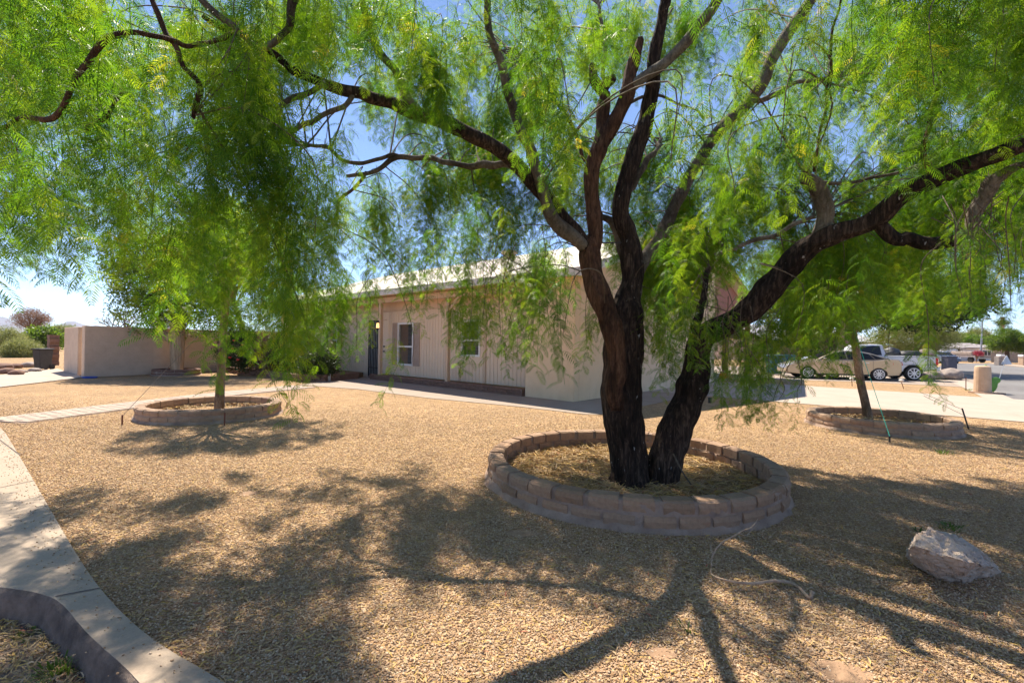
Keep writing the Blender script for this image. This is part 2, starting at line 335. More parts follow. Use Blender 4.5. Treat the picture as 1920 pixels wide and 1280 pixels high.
# scatter: ONE object whose instances come from geometry nodes (only for what nobody could count)
def protos(name, meshes):
    c = bpy.data.collections.new(name)
    for i, me in enumerate(meshes): c.objects.link(bpy.data.objects.new('%s_%d' % (name, i), me))
    return c
def scatter(name, pts, rots, scl, idx, coll, parent=None, **tags):
    org = worldpos(parent) if parent else Vector((0, 0, 0)); n = len(pts)
    me = bpy.data.meshes.new(name); me.vertices.add(n)
    me.vertices.foreach_set('co', (np.asarray(pts, dtype=np.float32)-np.array(org, dtype=np.float32)).ravel())
    a = me.attributes.new('rot', 'FLOAT_VECTOR', 'POINT'); a.data.foreach_set('vector', np.asarray(rots, dtype=np.float32).ravel())
    a = me.attributes.new('scl', 'FLOAT', 'POINT'); a.data.foreach_set('value', np.asarray(scl, dtype=np.float32))
    a = me.attributes.new('pick', 'INT', 'POINT'); a.data.foreach_set('value', np.asarray(idx, dtype=np.int32))
    o = bpy.data.objects.new(name, me); COL.objects.link(o); o.parent = parent
    g = bpy.data.node_groups.new(name, 'GeometryNodeTree')
    g.interface.new_socket('Geometry', in_out='INPUT', socket_type='NodeSocketGeometry'); g.interface.new_socket('Geometry', in_out='OUTPUT', socket_type='NodeSocketGeometry')
    N = g.nodes.new; gi = N('NodeGroupInput'); go = N('NodeGroupOutput'); ip = N('GeometryNodeInstanceOnPoints'); ci = N('GeometryNodeCollectionInfo')
    ci.inputs['Collection'].default_value = coll; ci.inputs['Separate Children'].default_value = True; ci.inputs['Reset Children'].default_value = True
    def na(nm, ty):
        x = N('GeometryNodeInputNamedAttribute'); x.data_type = ty; x.inputs['Name'].default_value = nm; return x.outputs['Attribute']
    L = g.links.new
    L(gi.outputs[0], ip.inputs['Points']); L(ci.outputs[0], ip.inputs['Instance']); ip.inputs['Pick Instance'].default_value = True
    L(na('pick', 'INT'), ip.inputs['Instance Index']); L(na('rot', 'FLOAT_VECTOR'), ip.inputs['Rotation']); L(na('scl', 'FLOAT'), ip.inputs['Scale'])
    L(ip.outputs[0], go.inputs[0])
    md = o.modifiers.new('scatter', 'NODES'); md.node_group = g
    tags.setdefault('kind', 'stuff'); return tag(o, **tags)

# ================================================================== THE SETTING
# --- yard ground: everything on the yard side of the kerb line, out to the horizon
edge_out = [P(-900, 1046), P(-260, 1085), P(0, 1105), P(61, 1113), P(114, 1130), P(162, 1194), P(260, 1278)]
edge_out += [Vector((-.95, 1.55, 0)), Vector((-.1, .95, 0)), Vector((1.2, .3, 0)), Vector((6, -2.2, 0)), Vector((30, -15, 0))]
edge_in = [P(-300, 740), P(0, 797), P(32, 849), P(81, 935), P(134, 1028), P(175, 1093), P(223, 1150), P(292, 1211), P(406, 1276)]
edge_in += [Vector((-.75, 1.75, 0)), Vector((.3, 1.15, 0)), Vector((1.4, .6, 0)), Vector((6.2, -1.8, 0)), Vector((30, -14.5, 0))]
left_far = edge_out[0]+(edge_out[0]-edge_out[1]).normalized()*300
# left street kerb runs on parallel to the sidewalk; land opens out beyond
mb = MB(); yard = [(-6000, 60), (-6000, 6000), (6000, 6000), (6000, -3000), (30, -15)]
yard = [(p.x, p.y) for p in edge_out]+[(6000, -3000), (6000, 6000), (-6000, 6000), (-6000, 60), (-60, 12)]
mb.add([(x, y, 0) for x, y in yard], [tuple(range(len(yard)))])
bm = bmesh.new(); me = mb.mesh('ground', M['gravel']); bm.from_mesh(me); bmesh.ops.triangulate(bm, faces=bm.faces); bm.normal_update()
for f in bm.faces:
    if f.normal.z < 0: f.normal_flip()
bm.to_mesh(me); bm.free(); g = bpy.data.objects.new('ground', me); COL.objects.link(g); tag(g, kind='structure')
# lower street outside the kerb
mb = MB(); mb.add([(-6000, -6000, -.155), (6000, -6000, -.155), (6000, 200, -.155), (-6000, 200, -.155)], [(0, 1, 2, 3)]); mb.build('street', M['gutter_conc'], kind='structure', origin=(0, 0, 0))
# kerb / sidewalk slab with a rounded lip and a dark face
mb = MB(); n = len(edge_out)
topo = [p.copy() for p in edge_out]
side = MB(); ring_pts = []
inner = edge_in
def resample(pl, N):
    d = [0]
    for i in range(1, len(pl)): d.append(d[-1]+(pl[i]-pl[i-1]).length)
    out = []
    for k in range(N):
        t = d[-1]*k/(N-1); i = max(j for j in range(len(d)) if d[j] <= t+1e-9); i = min(i, len(pl)-2)
        out.append(pl[i].lerp(pl[i+1], (t-d[i])/max(d[i+1]-d[i], 1e-6)))
    return out
ei = [Vector((-60, 13, 0))]+edge_in; eo = [Vector((-60, 8.5, 0))]+edge_out
def dens_line(pl):
    out = []
    for a, b_ in zip(pl, pl[1:]):
        n_ = int(max(1, min(40, (b_-a).length/.05)))
        out += [a.lerp(b_, k/n_) for k in range(n_)]
    return out+[pl[-1]]
def smooth_line(pl, it=2):
    for _ in range(it):
        q = [pl[0]]
        for a, b_ in zip(pl, pl[1:]): q += [a.lerp(b_, .25), a.lerp(b_, .75)] if (b_-a).length < 3 else [a.lerp(b_, .04), a.lerp(b_, .96)]
        pl = q+[pl[-1]]
    return pl
eo = smooth_line(eo); ei = smooth_line(ei)
poly = [(p.x, p.y) for p in eo]+[(p.x, p.y) for p in reversed(ei)]
def flat_poly(name, pts, z, m, thick=.012, **t):
    bm = bmesh.new(); vs_ = [bm.verts.new((p[0], p[1], z)) for p in pts]; f = bm.faces.new(vs_); bmesh.ops.triangulate(bm, faces=[f])
    bmesh.ops.recalc_face_normals(bm, faces=bm.faces)
    for f in bm.faces:
        if f.normal.z < 0: f.normal_flip()
    # give the slab a real edge
    be = [e for e in bm.edges if e.is_boundary]; r = bmesh.ops.extrude_edge_only(bm, edges=be)
    for v_ in [x for x in r['geom'] if isinstance(x, bmesh.types.BMVert)]: v_.co.z -= thick
    me = bpy.data.meshes.new(name); bm.to_mesh(me); bm.free(); me.materials.append(m); o = bpy.data.objects.new(name, me); COL.objects.link(o); t.setdefault('kind', 'structure'); return tag(o, **t)
flat_poly('sidewalk', poly, .018, M['concrete'], .03)
# kerb face (rounded shoulder then rough face down to the gutter)
mb = MB(); pl = dens_line(eo); V = []; Fc = []
for i, p in enumerate(pl):
    t = (pl[min(i+1, len(pl)-1)]-pl[max(i-1, 0)]).normalized(); nrm = Vector((t.y, -t.x, 0))
    if nrm.dot(Vector((-1, -1, 0))) < 0: nrm = -nrm
    for off, z in ((-.002, .0165), (.008, .010), (.020, -.006), (.030, -.07), (.045, -.13), (.06, -.17)):
        j = .012*fbm((p.x*7, p.y*7, z*14))+.006*noise.noise(Vector((p.x*40, p.y*40, z*60))); V.append(p+nrm*(off+j*(z < .01))+Vector((0, 0, z)))
for i in range(len(pl)-1):
    for k in range(5): Fc.append((i*6+k, (i+1)*6+k, (i+1)*6+k+1, i*6+k+1))
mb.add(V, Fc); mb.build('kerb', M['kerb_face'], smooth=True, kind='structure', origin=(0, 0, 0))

jm = mat('joint_shadow', (.10, .08, .065), (.14, .11, .09), 20, .95, 0)
mb = MB()
for a_, b_ in ((P(-60, 930), P(64, 904)), (P(-20, 812), P(38, 856)), (P(104, 1124), P(188, 1108)), (P(-200, 806), P(-90, 770))):
    t = (b_-a_).normalized(); nn = Vector((-t.y, t.x, 0))*.006; mb.add([a_-nn+Vector((0, 0, .022)), b_-nn+Vector((0, 0, .022)), b_+nn+Vector((0, 0, .022)), a_+nn+Vector((0, 0, .022))], [(0, 1, 2, 3)])
mb.build('sidewalk_joint', jm, kind='structure', origin=(0, 0, 0))
soilm = mat('bare_soil', (.30, .18, .105), (.42, .26, .155), 12, .95, .7, .008, 60)
PATCH = [(P(980, 1000), .14, .07), (P(1578, 1262), .13, .09), (P(1240, 1225), .07, .05), (P(465, 925), .08, .07)]
for c, ax, ay in PATCH:
    flat_poly('bare_soil', [(c.x+ax*math.cos(a)*(1+.25*fbm((math.cos(a)*2+c.x, math.sin(a)*2, 0))), c.y+ay*math.sin(a)*(1+.25*fbm((math.cos(a)*2, math.sin(a)*2+c.y, 0)))) for a in np.linspace(0, 6.1, 30)], .003, soilm, .006)
# concrete walk round the house, driveways, street on the right
walk = [H(-1.6, 4.4), H(-1.6, -1.45), H(-1.35, -1.62), H(.3, -1.75), H(3.1, -2.3), H(6.5, -2.5), H(7.9, -2.95), H(8.87, -3.26), H(9.63, -2.12), H(10.3, -.9), H(11.2, .6), H(0, .6), H(0, 4.4)]
flat_poly('walk', walk, .012, M['walk'])
flat_poly('driveway', [H(0.0, 4.402), H(-26, 4.9), H(-26, 11.4), H(-8.5, 11.45), H(-3, 11.7), H(0.0, 10.9)], .014, M['drive'])
flat_poly('carport_slab', [H(-.05, 10.93), H(6, 10.93), H(6, 17), H(-.05, 17)], .10, M['drive'], .1)
flat_poly('neighbour_driveway', [P(1300, 702), P(1470, 712), P(1620, 716), P(1740, 722), P(1812, 726), P(1850, 713), P(1760, 690), P(1300, 686)], .010, M['walk'])
flat_poly('side_street', [P(2600, 1010), P(1920, 757), P(1867, 735), P(1798, 710), P(1757, 689), P(1775, 680.5), P(1852, 681.5), P(1920, 689), P(2300, 712), P(3400, 800)], .008, M['asphalt'])
# pale gutter along the near side of the side street
mb = MB(); ga = [P(2400, 938), P(1920, 757), P(1867, 735), P(1798, 710), P(1757, 689)]
for a, b_ in zip(ga, ga[1:]):
    t = (b_-a).normalized(); nn = Vector((-t.y, t.x, 0)); mb.quad(a+Vector((0, 0, .016)), a+nn*.7+Vector((0, 0, .016)), b_+nn*.7+Vector((0, 0, .016)), b_+Vector((0, 0, .016)))
mb.build('gutter', M['drive'], kind='structure')
mb = MB(); ga = [P(1852, 681.5), P(1920, 689), P(2300, 712)]
for a, b_ in zip(ga, ga[1:]):
    t = (b_-a).normalized(); nn = Vector((-t.y, t.x, 0)); mb.poly([a, b_, b_+nn*1.2, a+nn*1.2], .0, .1)
mb.build('far_kerb', M['concrete'], kind='structure')
mb = MB(); sp = [P(-1500, 690), P(-200, 752), P(0, 727), P(140, 710.5), P(157, 706.5), P(108, 694), P(0, 703), P(-1500, 640+30)]
flat_poly('side_ramp', [P(-700, 800), P(0, 727), P(140, 710.5), P(156, 707), P(108, 692), P(0, 704), P(-700, 715)], .03, M['drive'], .04)

# paved path: three rows of pavers laid one by one
path = thing('path', None, None, P(250, 760)); path['kind'] = 'structure'
cl = [(P(-14, 795)+P(-22, 785))/2, (P(0, 797)+P(-2, 786))/2, (P(250, 765)+P(250, 755))/2, (P(420, 746)+P(420, 733))/2, H(8.25, -3.4)]
cl = [Vector((p.x, p.y, 0)) for p in cl][1:]; cs = resample(cl, 44); mp = MB(); mp.box((0, 0, 0), .245, .335, .03); pm = mp.mesh('paver', M['paver'])
bm = bmesh.new(); bm.from_mesh(pm); bmesh.ops.bevel(bm, geom=bm.edges[:], offset=.006, segments=1, affect='EDGES'); bm.to_mesh(pm); bm.free()
for i in range(len(cs)-1):
    a, b_ = cs[i], cs[i+1]; t = (b_-a).normalized(); nn = Vector((-t.y, t.x, 0)); L_ = (b_-a).length
    for k in range(4):
        c = (a+b_)/2+nn*((k-1.5)*.255)+t*(.0 if k % 2 else L_*.4); c.z = .008+rnd.uniform(-.002, .003)
        place('paver', pm, path, c, math.atan2(nn.y, nn.x), (1, (L_-.012)/.335, 1))
bed_ = [c+Vector((0, 0, 0)) for c in cs]
mb = MB()
for a, b_ in zip(cs, cs[1:]):
    t = (b_-a).normalized(); nn = Vector((-t.y, t.x, 0)); mb.quad(a-nn*.56+Vector((0, 0, .006)), b_-nn*.56+Vector((0, 0, .006)), b_+nn*.56+Vector((0, 0, .006)), a+nn*.56+Vector((0, 0, .006)))
mb.build('bedding', M['mortar'], path)

# mountains far behind on the left
def hills():
    mb = MB(); prof = [(-700, 610), (-300, 606), (-120, 600), (-60, 590), (-20, 596), (0, 594), (18, 602), (45, 616), (80, 618), (118, 612), (138, 602), (150, 606), (170, 612), (188, 611), (205, 616), (260, 617), (330, 620), (420, 624), (520, 622), (900, 630), (1500, 648), (2200, 652)]
    top = []; Y0 = 4200
    X = np.linspace(-700, 2200, 300)
    for x in X:
        y = np.interp(x, [a for a, _ in prof], [b for _, b in prof]); p = D(x, y, Y0); p.z = max(p.z, 12)+abs(fbm((x*.05, 0, 0)))*14; top.append(p)
    rows = 7; V = []; n = len(top)
    for j in range(rows):
        k = j/(rows-1)
        for i, p in enumerate(top):
            V.append((p.x*(1-.18*k)+60*fbm((i*.09, k*4, 1)), p.y*(1-.2*k)+180*fbm((i*.12, k*3, 3)), p.z*(1-k)**.8*(1+.25*fbm((i*.2, k*5, 7))*(k > 0))-2*k))
    Fc = [(j*n+i, j*n+i+1, (j+1)*n+i+1, (j+1)*n+i) for j in range(rows-1) for i in range(n-1)]
    mb.add(V, Fc); mb.build('hills', M['hill'], smooth=True, kind='structure', origin=(0, 0, 0))
hills()

# ================================================================== HOUSE
house = thing('house', 'long cream ranch house with white roof, covered porch and grooved siding behind the big tree', 'house', H(6, 6))
SL = 20.0; EZ = 3.25; RT = 8.25; RZ = 6.15
mb = MB()      # stucco: front stub and side wall with gable
mb.hexa([H(1.67, 0, 0), H(0, 0, 0), H(0, .25, 0), H(1.67, .25, 0), H(1.67, 0, 3.3), H(0, 0, 3.3), H(0, .25, 3.3), H(1.67, .25, 3.3)])
mb.hbox(1.45, 1.67, .25, .62, 0, 3.3)
mb.build('stucco_wall', M['stucco'], house, bevel=.012)
mb = MB(); z_at = lambda t: 3.42+(RZ-3.42)*min(t+.5, 17-t)/(RT+.5)
pts = [(0.252, 0), (10.9, 0), (10.9, z_at(10.9)-.24), (RT, RZ-.24), (0.252, z_at(.25)-.24)]
V = [H(0, t, z) for t, z in pts]+[H(.22, t, z) for t, z in pts]; n = 5
mb.add(V, [tuple(range(n)), tuple(range(2*n-1, n-1, -1))]+[(i, (i+1) % n, n+(i+1) % n, n+i) for i in range(n)])
mb.build('gable_wall', M['stucco'], house)
# siding wall behind the porch: every grooved board is a piece
WT = .60
wins = [(7.78, 8.76, .62, 2.25), (4.13, 5.02, 1.08, 2.28), (15.75, 16.95, 1.05, 2.2), (13.62, 14.75, 1.05, 2.2)]
door = (9.54, 10.95, .02, 2.42)
BW = .165; boards = {}
def boardmesh(h):
    k = round(h, 2)
    if k not in boards:
        m_ = MB(); m_.box((0, 0, h/2), BW-.014, .02, h, HU, HV); boards[k] = m_.mesh('siding_board', M['siding'])
    return boards[k]
s = 1.67+BW/2
while s < SL:
    holes = [(w_[2]-.05, w_[3]+.05) for w_ in wins if w_[0]-.04 < s < w_[1]+.04]
    if door[0] < s < door[1]: holes.append((0, door[3]+.05))
    segs = []; z = .10
    for a, b_ in sorted(holes):
        if a > z+.02: segs.append((z, a))
        z = b_
    segs.append((z, 2.72))
    for a, b_ in segs: place('siding_board', boardmesh(b_-a), house, H(s, WT, a))
    s += BW
mb = MB(); hs = sorted([(w_[0], w_[1]) for w_ in wins]+[door[:2]])
x0 = 1.67
for a, b_ in hs: mb.hbox(x0, a, WT+.008, WT+.15, .0, 3.4); x0 = b_
mb.hbox(x0, SL, WT+.008, WT+.15, 0, 3.4)
for w_ in wins: mb.hbox(w_[0], w_[1], WT+.008, WT+.15, 0, w_[2]); mb.hbox(w_[0], w_[1], WT+.008, WT+.15, w_[3], 3.4)
mb.hbox(door[0], door[1], WT+.008, WT+.15, door[3], 3.4)
mb.build('backing_wall', M['siding'], house)
mb = MB(); mb.hbox(1.68, SL, WT-.03, WT+.006, 2.725, 2.80); mb.build('header_trim', M['trim'], house)
mb = MB(); mb.hbox(1.68, SL, WT-.012, WT+.004, 2.803, 3.40); mb.build('upper_board', M['soffit'], house)
mb = MB(); mb.hbox(1.68, SL, -.04, .10, 3.03, 3.22); mb.build('porch_beam', M['trim'], house)
for s_, h0 in ((5.1, .2), (9.15, .2), (13.2, .02), (17.3, .02)):
    mb = MB(); mb.hbox(s_-.065, s_+.065, -.03, .10, h0, 3.03); mb.build('post', M['trim'], house, bevel=.006)
for s_, sg in ((5.1, -1), (13.2, -1)):
    mb = MB(); a = H(s_+sg*.07, .035, 2.62); b_ = H(s_+sg*.52, .035, 3.03); d_ = (b_-a).normalized(); mb.box((a+b_)/2, (b_-a).length, .07, .08, d_, HV, d_.cross(HV)); mb.build('brace', M['trim'], house)
# trims beside the small window
for a, b_, z0, z1 in ((3.84, 3.93, .1, 2.72), (5.06, 5.15, .1, .98)):
    mb = MB(); mb.hbox(a, b_, WT-.035, WT-.011, z0, z1); mb.build('trim_board', M['trim'], house)
mb = MB(); mb.hbox(3.935, 5.20, WT-.05, WT-.012, .83, 1.06); mb.build('trim_board', M['siding'], house)
def window(parent, s0, s1, z0, z1, t=WT, split=.56):
    fr = MB(); f = .045
    fr.hbox(s0-.02, s0+f, t-.04, t+.06, z0-.02, z1+.02); fr.hbox(s1-f, s1+.02, t-.04, t+.06, z0-.02, z1+.02)
    fr.hbox(s0+f, s1-f, t-.04, t+.06, z0-.02, z0+f); fr.hbox(s0+f, s1-f, t-.04, t+.06, z1-f, z1+.02)
    o = fr.build('window', M['white'], parent)
    zm = z0+(z1-z0)*(1-split); mb = MB(); mb.hbox(s0+f, s1-f, t-.03, t+.05, zm-.03, zm+.03); mb.build('sash', M['white'], o, origin=worldpos(parent))
    for a, b_ in ((z0+f, zm-.03), (zm+.03, z1-f)):
        mb = MB(); mb.hbox(s0+f, s1-f, t+.02, t+.026, a, b_); mb.build('pane', M['glass'], o, origin=worldpos(parent))
    mb = MB(); z = z0+f+.01
    while z < z1-f:
        c = H((s0+s1)/2, t+.10, z); mb.box(c, s1-s0-.1, .045, .003, HU, (HV+Vector((0, 0, .55))).normalized(), HV.cross(HU)); z += .05
    mb.build('blind', M['blind'], o, origin=worldpos(parent), kind='stuff')
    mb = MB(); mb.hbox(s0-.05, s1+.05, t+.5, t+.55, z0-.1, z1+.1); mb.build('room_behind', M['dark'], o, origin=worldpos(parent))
    return o
for w_ in wins: window(house, *w_)
for a, b_, z0, z1 in ((8.80, 9.14, .60, 2.27), (7.36, 7.74, .60, 2.25), (13.2, 13.57, 1.02, 2.22), (17.0, 17.35, 1.02, 2.22)):
    mb = MB(); f = .05; t0, t1 = WT-.04, WT-.012
    mb.hbox(a, a+f, t0, t1, z0, z1); mb.hbox(b_-f, b_, t0, t1, z0, z1); mb.hbox(a+f, b_-f, t0, t1, z0, z0+f); mb.hbox(a+f, b_-f, t0, t1, z1-f, z1)
    o = mb.build('shutter', M['shutter'], house); z = z0+f; mb = MB()
    while z < z1-f-.02: mb.box(H((a+b_)/2, WT-.024, z+.015), b_-a-2*f, .02, .026, HU, (HV+Vector((0, 0, .5))).normalized(), HV.cross(HU)); z += .034
    mb.build('louvre', M['shutter'], o, origin=worldpos(house), kind='stuff')
# door: white slab beside a barred security door
mb = MB(); mb.hbox(10.05, 10.92, WT+.05, WT+.09, .05, 2.38); mb.build('door', M['dark'], house)
mb = MB()
for a in (9.98, 10.92): mb.hbox(a-.025, a+.025, WT-.02, WT+.03, .03, 2.42)
for z in (.05, .42, 1.25, 2.05, 2.39): mb.hbox(10.0, 10.9, WT-.01, WT+.01, z-.02, z+.02)
sd_ = mb.build('security_door', M['black'], house)
for k in range(7):
    mb = MB(); a = 10.1+k*.125; mb.hbox(a-.008, a+.008, WT-.004, WT+.012, .07, 2.37); mb.build('bar', M['galv'], sd_, origin=worldpos(house))
mb = MB(); mb.hbox(9.56, 9.95, WT+.0, WT+.04, .04, 2.40); dp = mb.build('door_side_panel', M['white'] if 0 else M['siding'], house)
for z in (1.12, 1.32):
    mb = MB(); mb.lathe(H(9.72, WT-.02, z), [(.035, 0), (.035, .02), (.025, .045), (.01, .05)], 10, Matrix.Rotation(math.atan2(-HV.y, -HV.x), 3, 'Z') @ Matrix.Rotation(math.pi/2, 3, 'Y')); mb.build('lock', M['black'], dp, origin=worldpos(house))
# roof
mb = MB(); ax_ = [(-.5, 3.42), (RT, RZ), (17, 3.42)]
s0, s1 = -.42, SL+.5
for (t0, z0), (t1, z1) in zip(ax_, ax_[1:]):
    mb.hexa([H(s1, t0, z0-.03), H(s0, t0, z0-.03), H(s0, t1, z1-.03), H(s1, t1, z1-.03), H(s1, t0, z0+.03), H(s0, t0, z0+.03), H(s0, t1, z1+.03), H(s1, t1, z1+.03)])
mb.build('roof', M['roof'], house)
mb = MB(); mb.hbox(s0-.02, s1, -.54, -.503, 3.24, 3.45); mb.build('fascia', M['fascia'], house)
for (t0, z0), (t1, z1) in zip(ax_, ax_[1:]):
    mb = MB(); mb.hexa([H(s0-.005, t0, z0-.20), H(s0-.04, t0, z0-.20), H(s0-.04, t1, z1-.20), H(s0-.005, t1, z1-.20), H(s0-.005, t0, z0+.035), H(s0-.04, t0, z0+.035), H(s0-.04, t1, z1+.035), H(s0-.005, t1, z1+.035)]); mb.build('barge_board', M['fascia'] if t0 < 0 else M['red_brown'], house)
mb = MB(); mb.hexa([H(s1, -.5, 3.24), H(s0, -.5, 3.24), H(s0, WT, 3.34), H(s1, WT, 3.34), H(s1, -.5, 3.27), H(s0, -.5, 3.27), H(s0, WT, 3.37), H(s1, WT, 3.37)]); mb.build('soffit', M['soffit'], house)
mb = MB(); mb.lathe(H(8.6, 6.9, 5.65), [(.30, 0), (.30, .32), (.42, .36), (.38, .46), (.1, .5)], 14); mb.build('roof_vent', M['trim'], house)
# rear part and carport
mb = MB(); mb.hbox(5.9, SL, 16.2, 16.4, 0, 3.2); mb.hbox(SL-.2, SL, .76, 16.2, 0, 3.2); mb.build('rear_wall', M['stucco'], house)
mb = MB(); mb.hbox(5.7, 5.85, 10.9, 16.2, 0, 3.1); mb.hbox(.22, 5.7, 10.7, 10.88, 0, 3.1); mb.build('carport_wall', M['far_wall'], house)
pts = [(10.91, 2.75), (16.5, 2.75), (16.5, z_at(16.5)-.22), (10.91, z_at(10.91)-.22)]
mb = MB(); V = [H(0, t, z) for t, z in pts]+[H(.15, t, z) for t, z in pts]; n = 4; mb.add(V, [tuple(range(n)), tuple(range(2*n-1, n-1, -1))]+[(i, (i+1) % n, n+(i+1) % n, n+i) for i in range(n)]); mb.build('carport_gable', M['red_brown'], house)
for t in (12.7, 16.3): mb = MB(); mb.hbox(-.02, .20, t-.12, t+.12, .10, 2.75); mb.build('carport_post', M['red_brown'], house)
mb = MB(); mb.hbox(1.6, 1.75, 10.9, 12.6, .1, 2.5); mb.build('carport_door', M['dark'], house)

# hanging porch lantern
lp = D(729, 617, 0.1+H(9.4, .0).y-.3)
lp = H(9.25, -.02, 2.05)
lan = thing('porch_lantern', 'lit hanging lantern on a chain under the porch beside the security door', 'lantern', lp)
mb = MB(); mb.lathe(lp, [(.075, 0), (.085, .02), (.065, .19), (.065, .20)], 8); mb.build('lantern_glass', M['lit'], lan)
mb = MB(); mb.lathe(lp-Vector((0, 0, .03)), [(.03, -.02), (.09, 0), (.095, .028)], 8); mb.lathe(lp+Vector((0, 0, .2)), [(.13, 0), (.11, .03), (.06, .07), (.02, .10)], 8)
for k in range(4): a = k*math.pi/2; mb.tube([lp+Vector((math.cos(a)*.088, math.sin(a)*.088, 0)), lp+Vector((math.cos(a)*.07, math.sin(a)*.07, .2))], .006, 4)
mb.tube([lp+Vector((math.cos(a)*.1*1, 0, .27+.12*math.sin(a)))+Vector((0, 0, 0)) for a in [i*math.pi/8 for i in range(9)]], .006, 5); mb.build('lantern_frame', M['black'], lan)
mb = MB(); mb.tube([lp+Vector((0, 0, .39)), lp+Vector((.01, 0, .8)), lp+Vector((0, 0, 1.2))], .007, 5); mb.build('chain', M['black'], lan)

# ---------------------------------------------------------------- block planters along the house
def blockmesh(L, Dp, Hh, m, name='block', seed=0):
    r = random.Random(seed); mb = MB(); mb.box((0, 0, Hh/2), L, Dp, Hh); me = mb.mesh(name, m)
    bm = bmesh.new(); bm.from_mesh(me); bmesh.ops.bevel(bm, geom=bm.edges[:], offset=min(.012, Hh*.15), segments=1, affect='EDGES')
    for v_ in bm.verts: v_.co += Vector((r.uniform(-1, 1), r.uniform(-1, 1), r.uniform(-.6, .6)))*.004
    bm.to_mesh(me); bm.free(); return me
def block_row(parent, pl, courses, L=.40, Dp=.16, Hh=.075, m=M['block_dark'], z0=0):
    ms = [blockmesh(L-.012, Dp, Hh-.006, m, 'block', k) for k in range(3)]
    tot = sum((b_-a).length for a, b_ in zip(pl, pl[1:]))
    for c in range(courses):
        N = int(tot/L)+1; off = (c % 2)*.5*L; d = off
        segs = []; acc = 0
        for a, b_ in zip(pl, pl[1:]): segs.append((acc, (b_-a).length, a, b_)); acc += (b_-a).length
        d = L/2-(c % 2)*L*.5
        while d < tot:
            dd = min(max(d, L/2), tot-L/2)
            for ac, l, a, b_ in segs:
                if ac <= dd <= ac+l+1e-6: p = a.lerp(b_, (dd-ac)/l); t = (b_-a).normalized(); break
            place('block', rnd.choice(ms), parent, p+Vector((0, 0, z0+c*Hh)), math.atan2(t.y, t.x)+rnd.uniform(-.01, .01)); d += L
pf = thing('block_planter', 'low dark brown block planter wall running along the porch under the two near windows', 'planter', H(5, 0))
block_row(pf, [H(1.70, 0.0), H(9.85, 0.0)], 3)
mb = MB(); mb.hbox(1.7, 9.7, .09, WT-.02, 0, .20); mb.build('soil', M['ring_soil'], pf)
pb = thing('block_planter', 'low curved block bed with dark shrubs at the left end of the porch', 'planter', P(585, 716))
bedline = [H(10.3, -.25), H(9.75, -2.0), P(560, 715), P(520, 709), P(482, 704.5), P(420, 697.5), P(395, 693)]
bedline = [Vector((p.x, p.y, 0)) for p in bedline]
block_row(pb, bedline, 3, L=.42, Hh=.09, m=M['block_dark'])
bp = [(p.x, p.y) for p in bedline]+[(H(19.5, .4).x, H(19.5, .4).y), (H(11, .4).x, H(11, .4).y)]
o = flat_poly('soil', bp, .2, M['ring_soil'], .2); o.parent = pb; o.location = -worldpos(pb); del o['kind']
mb = MB(); mb.box(H(9.78, -1.75, .14), .10, .10, .28, HU, HV); mb.build('pipe_sleeve', M['galv'], pb)

# ---------------------------------------------------------------- stucco yard wall with gate (left)
A = P(157, 708); wd = Vector((.42, .91, 0)).normalized(); wn_ = Vector((wd.y, -wd.x, 0)); wl = Vector((-.783, .622, 0))
yw = thing('yard_wall', 'pinkish tan stucco yard wall left of the house', 'wall', A)
mb = MB(); B_ = A+wd*10.5
mb.hexa([A, A+wd*10.5, A+wd*10.5-wn_*.2, A-wn_*.2]+[p+Vector((0, 0, 1.93)) for p in (A, A+wd*10.5, A+wd*10.5-wn_*.2, A-wn_*.2)]); mb.build('wall', M['stucco_wall'], yw, bevel=.015)
mb = MB(); a = A+wl*1.55+wd*.05
for q0, q1 in ((a, a+wl*2.9),): mb.hexa([q0, q1, q1+wd*.2, q0+wd*.2]+[p+Vector((0, 0, 1.9)) for p in (q0, q1, q1+wd*.2, q0+wd*.2)])
mb.build('return_wall', M['stucco_wall'], yw, bevel=.015)
gt = thing('yard_gate', 'cream boarded gate set in the tan stucco yard wall', 'gate', A+wl*.2+wd*.18)
for k in range(9):
    mb = MB(); c = A+wl*(.28+.14*k)+wd*.22; mb.box(c+Vector((0, 0, .92)), .132, .03, 1.7, wl, wd); mb.build('gate_board', M['siding'], gt)
mb = MB()
for z in (.25, 1.6): mb.box(A+wl*.84+wd*.25+Vector((0, 0, z)), 1.26, .03, .08, wl, wd)
mb.build('rail', M['trim'], gt)
mb = MB(); mb.box(A+wl*.35+wd*.19+Vector((0, 0, 1.0)), .16, .02, .03, wl, wd); mb.build('latch', M['black'], gt)
mb = MB(); c = P(168, 709); mb.tube([c+Vector((math.cos(a)*.22*(1+.1*k), math.sin(a)*.16, .02+.015*k)) for k in range(3) for a in np.linspace(0, 5.8, 12)], .014, 5); mb.build('garden_hose', M['blue'], label='small blue coil of hose on the gravel at the corner of the yard wall', cat='hose')

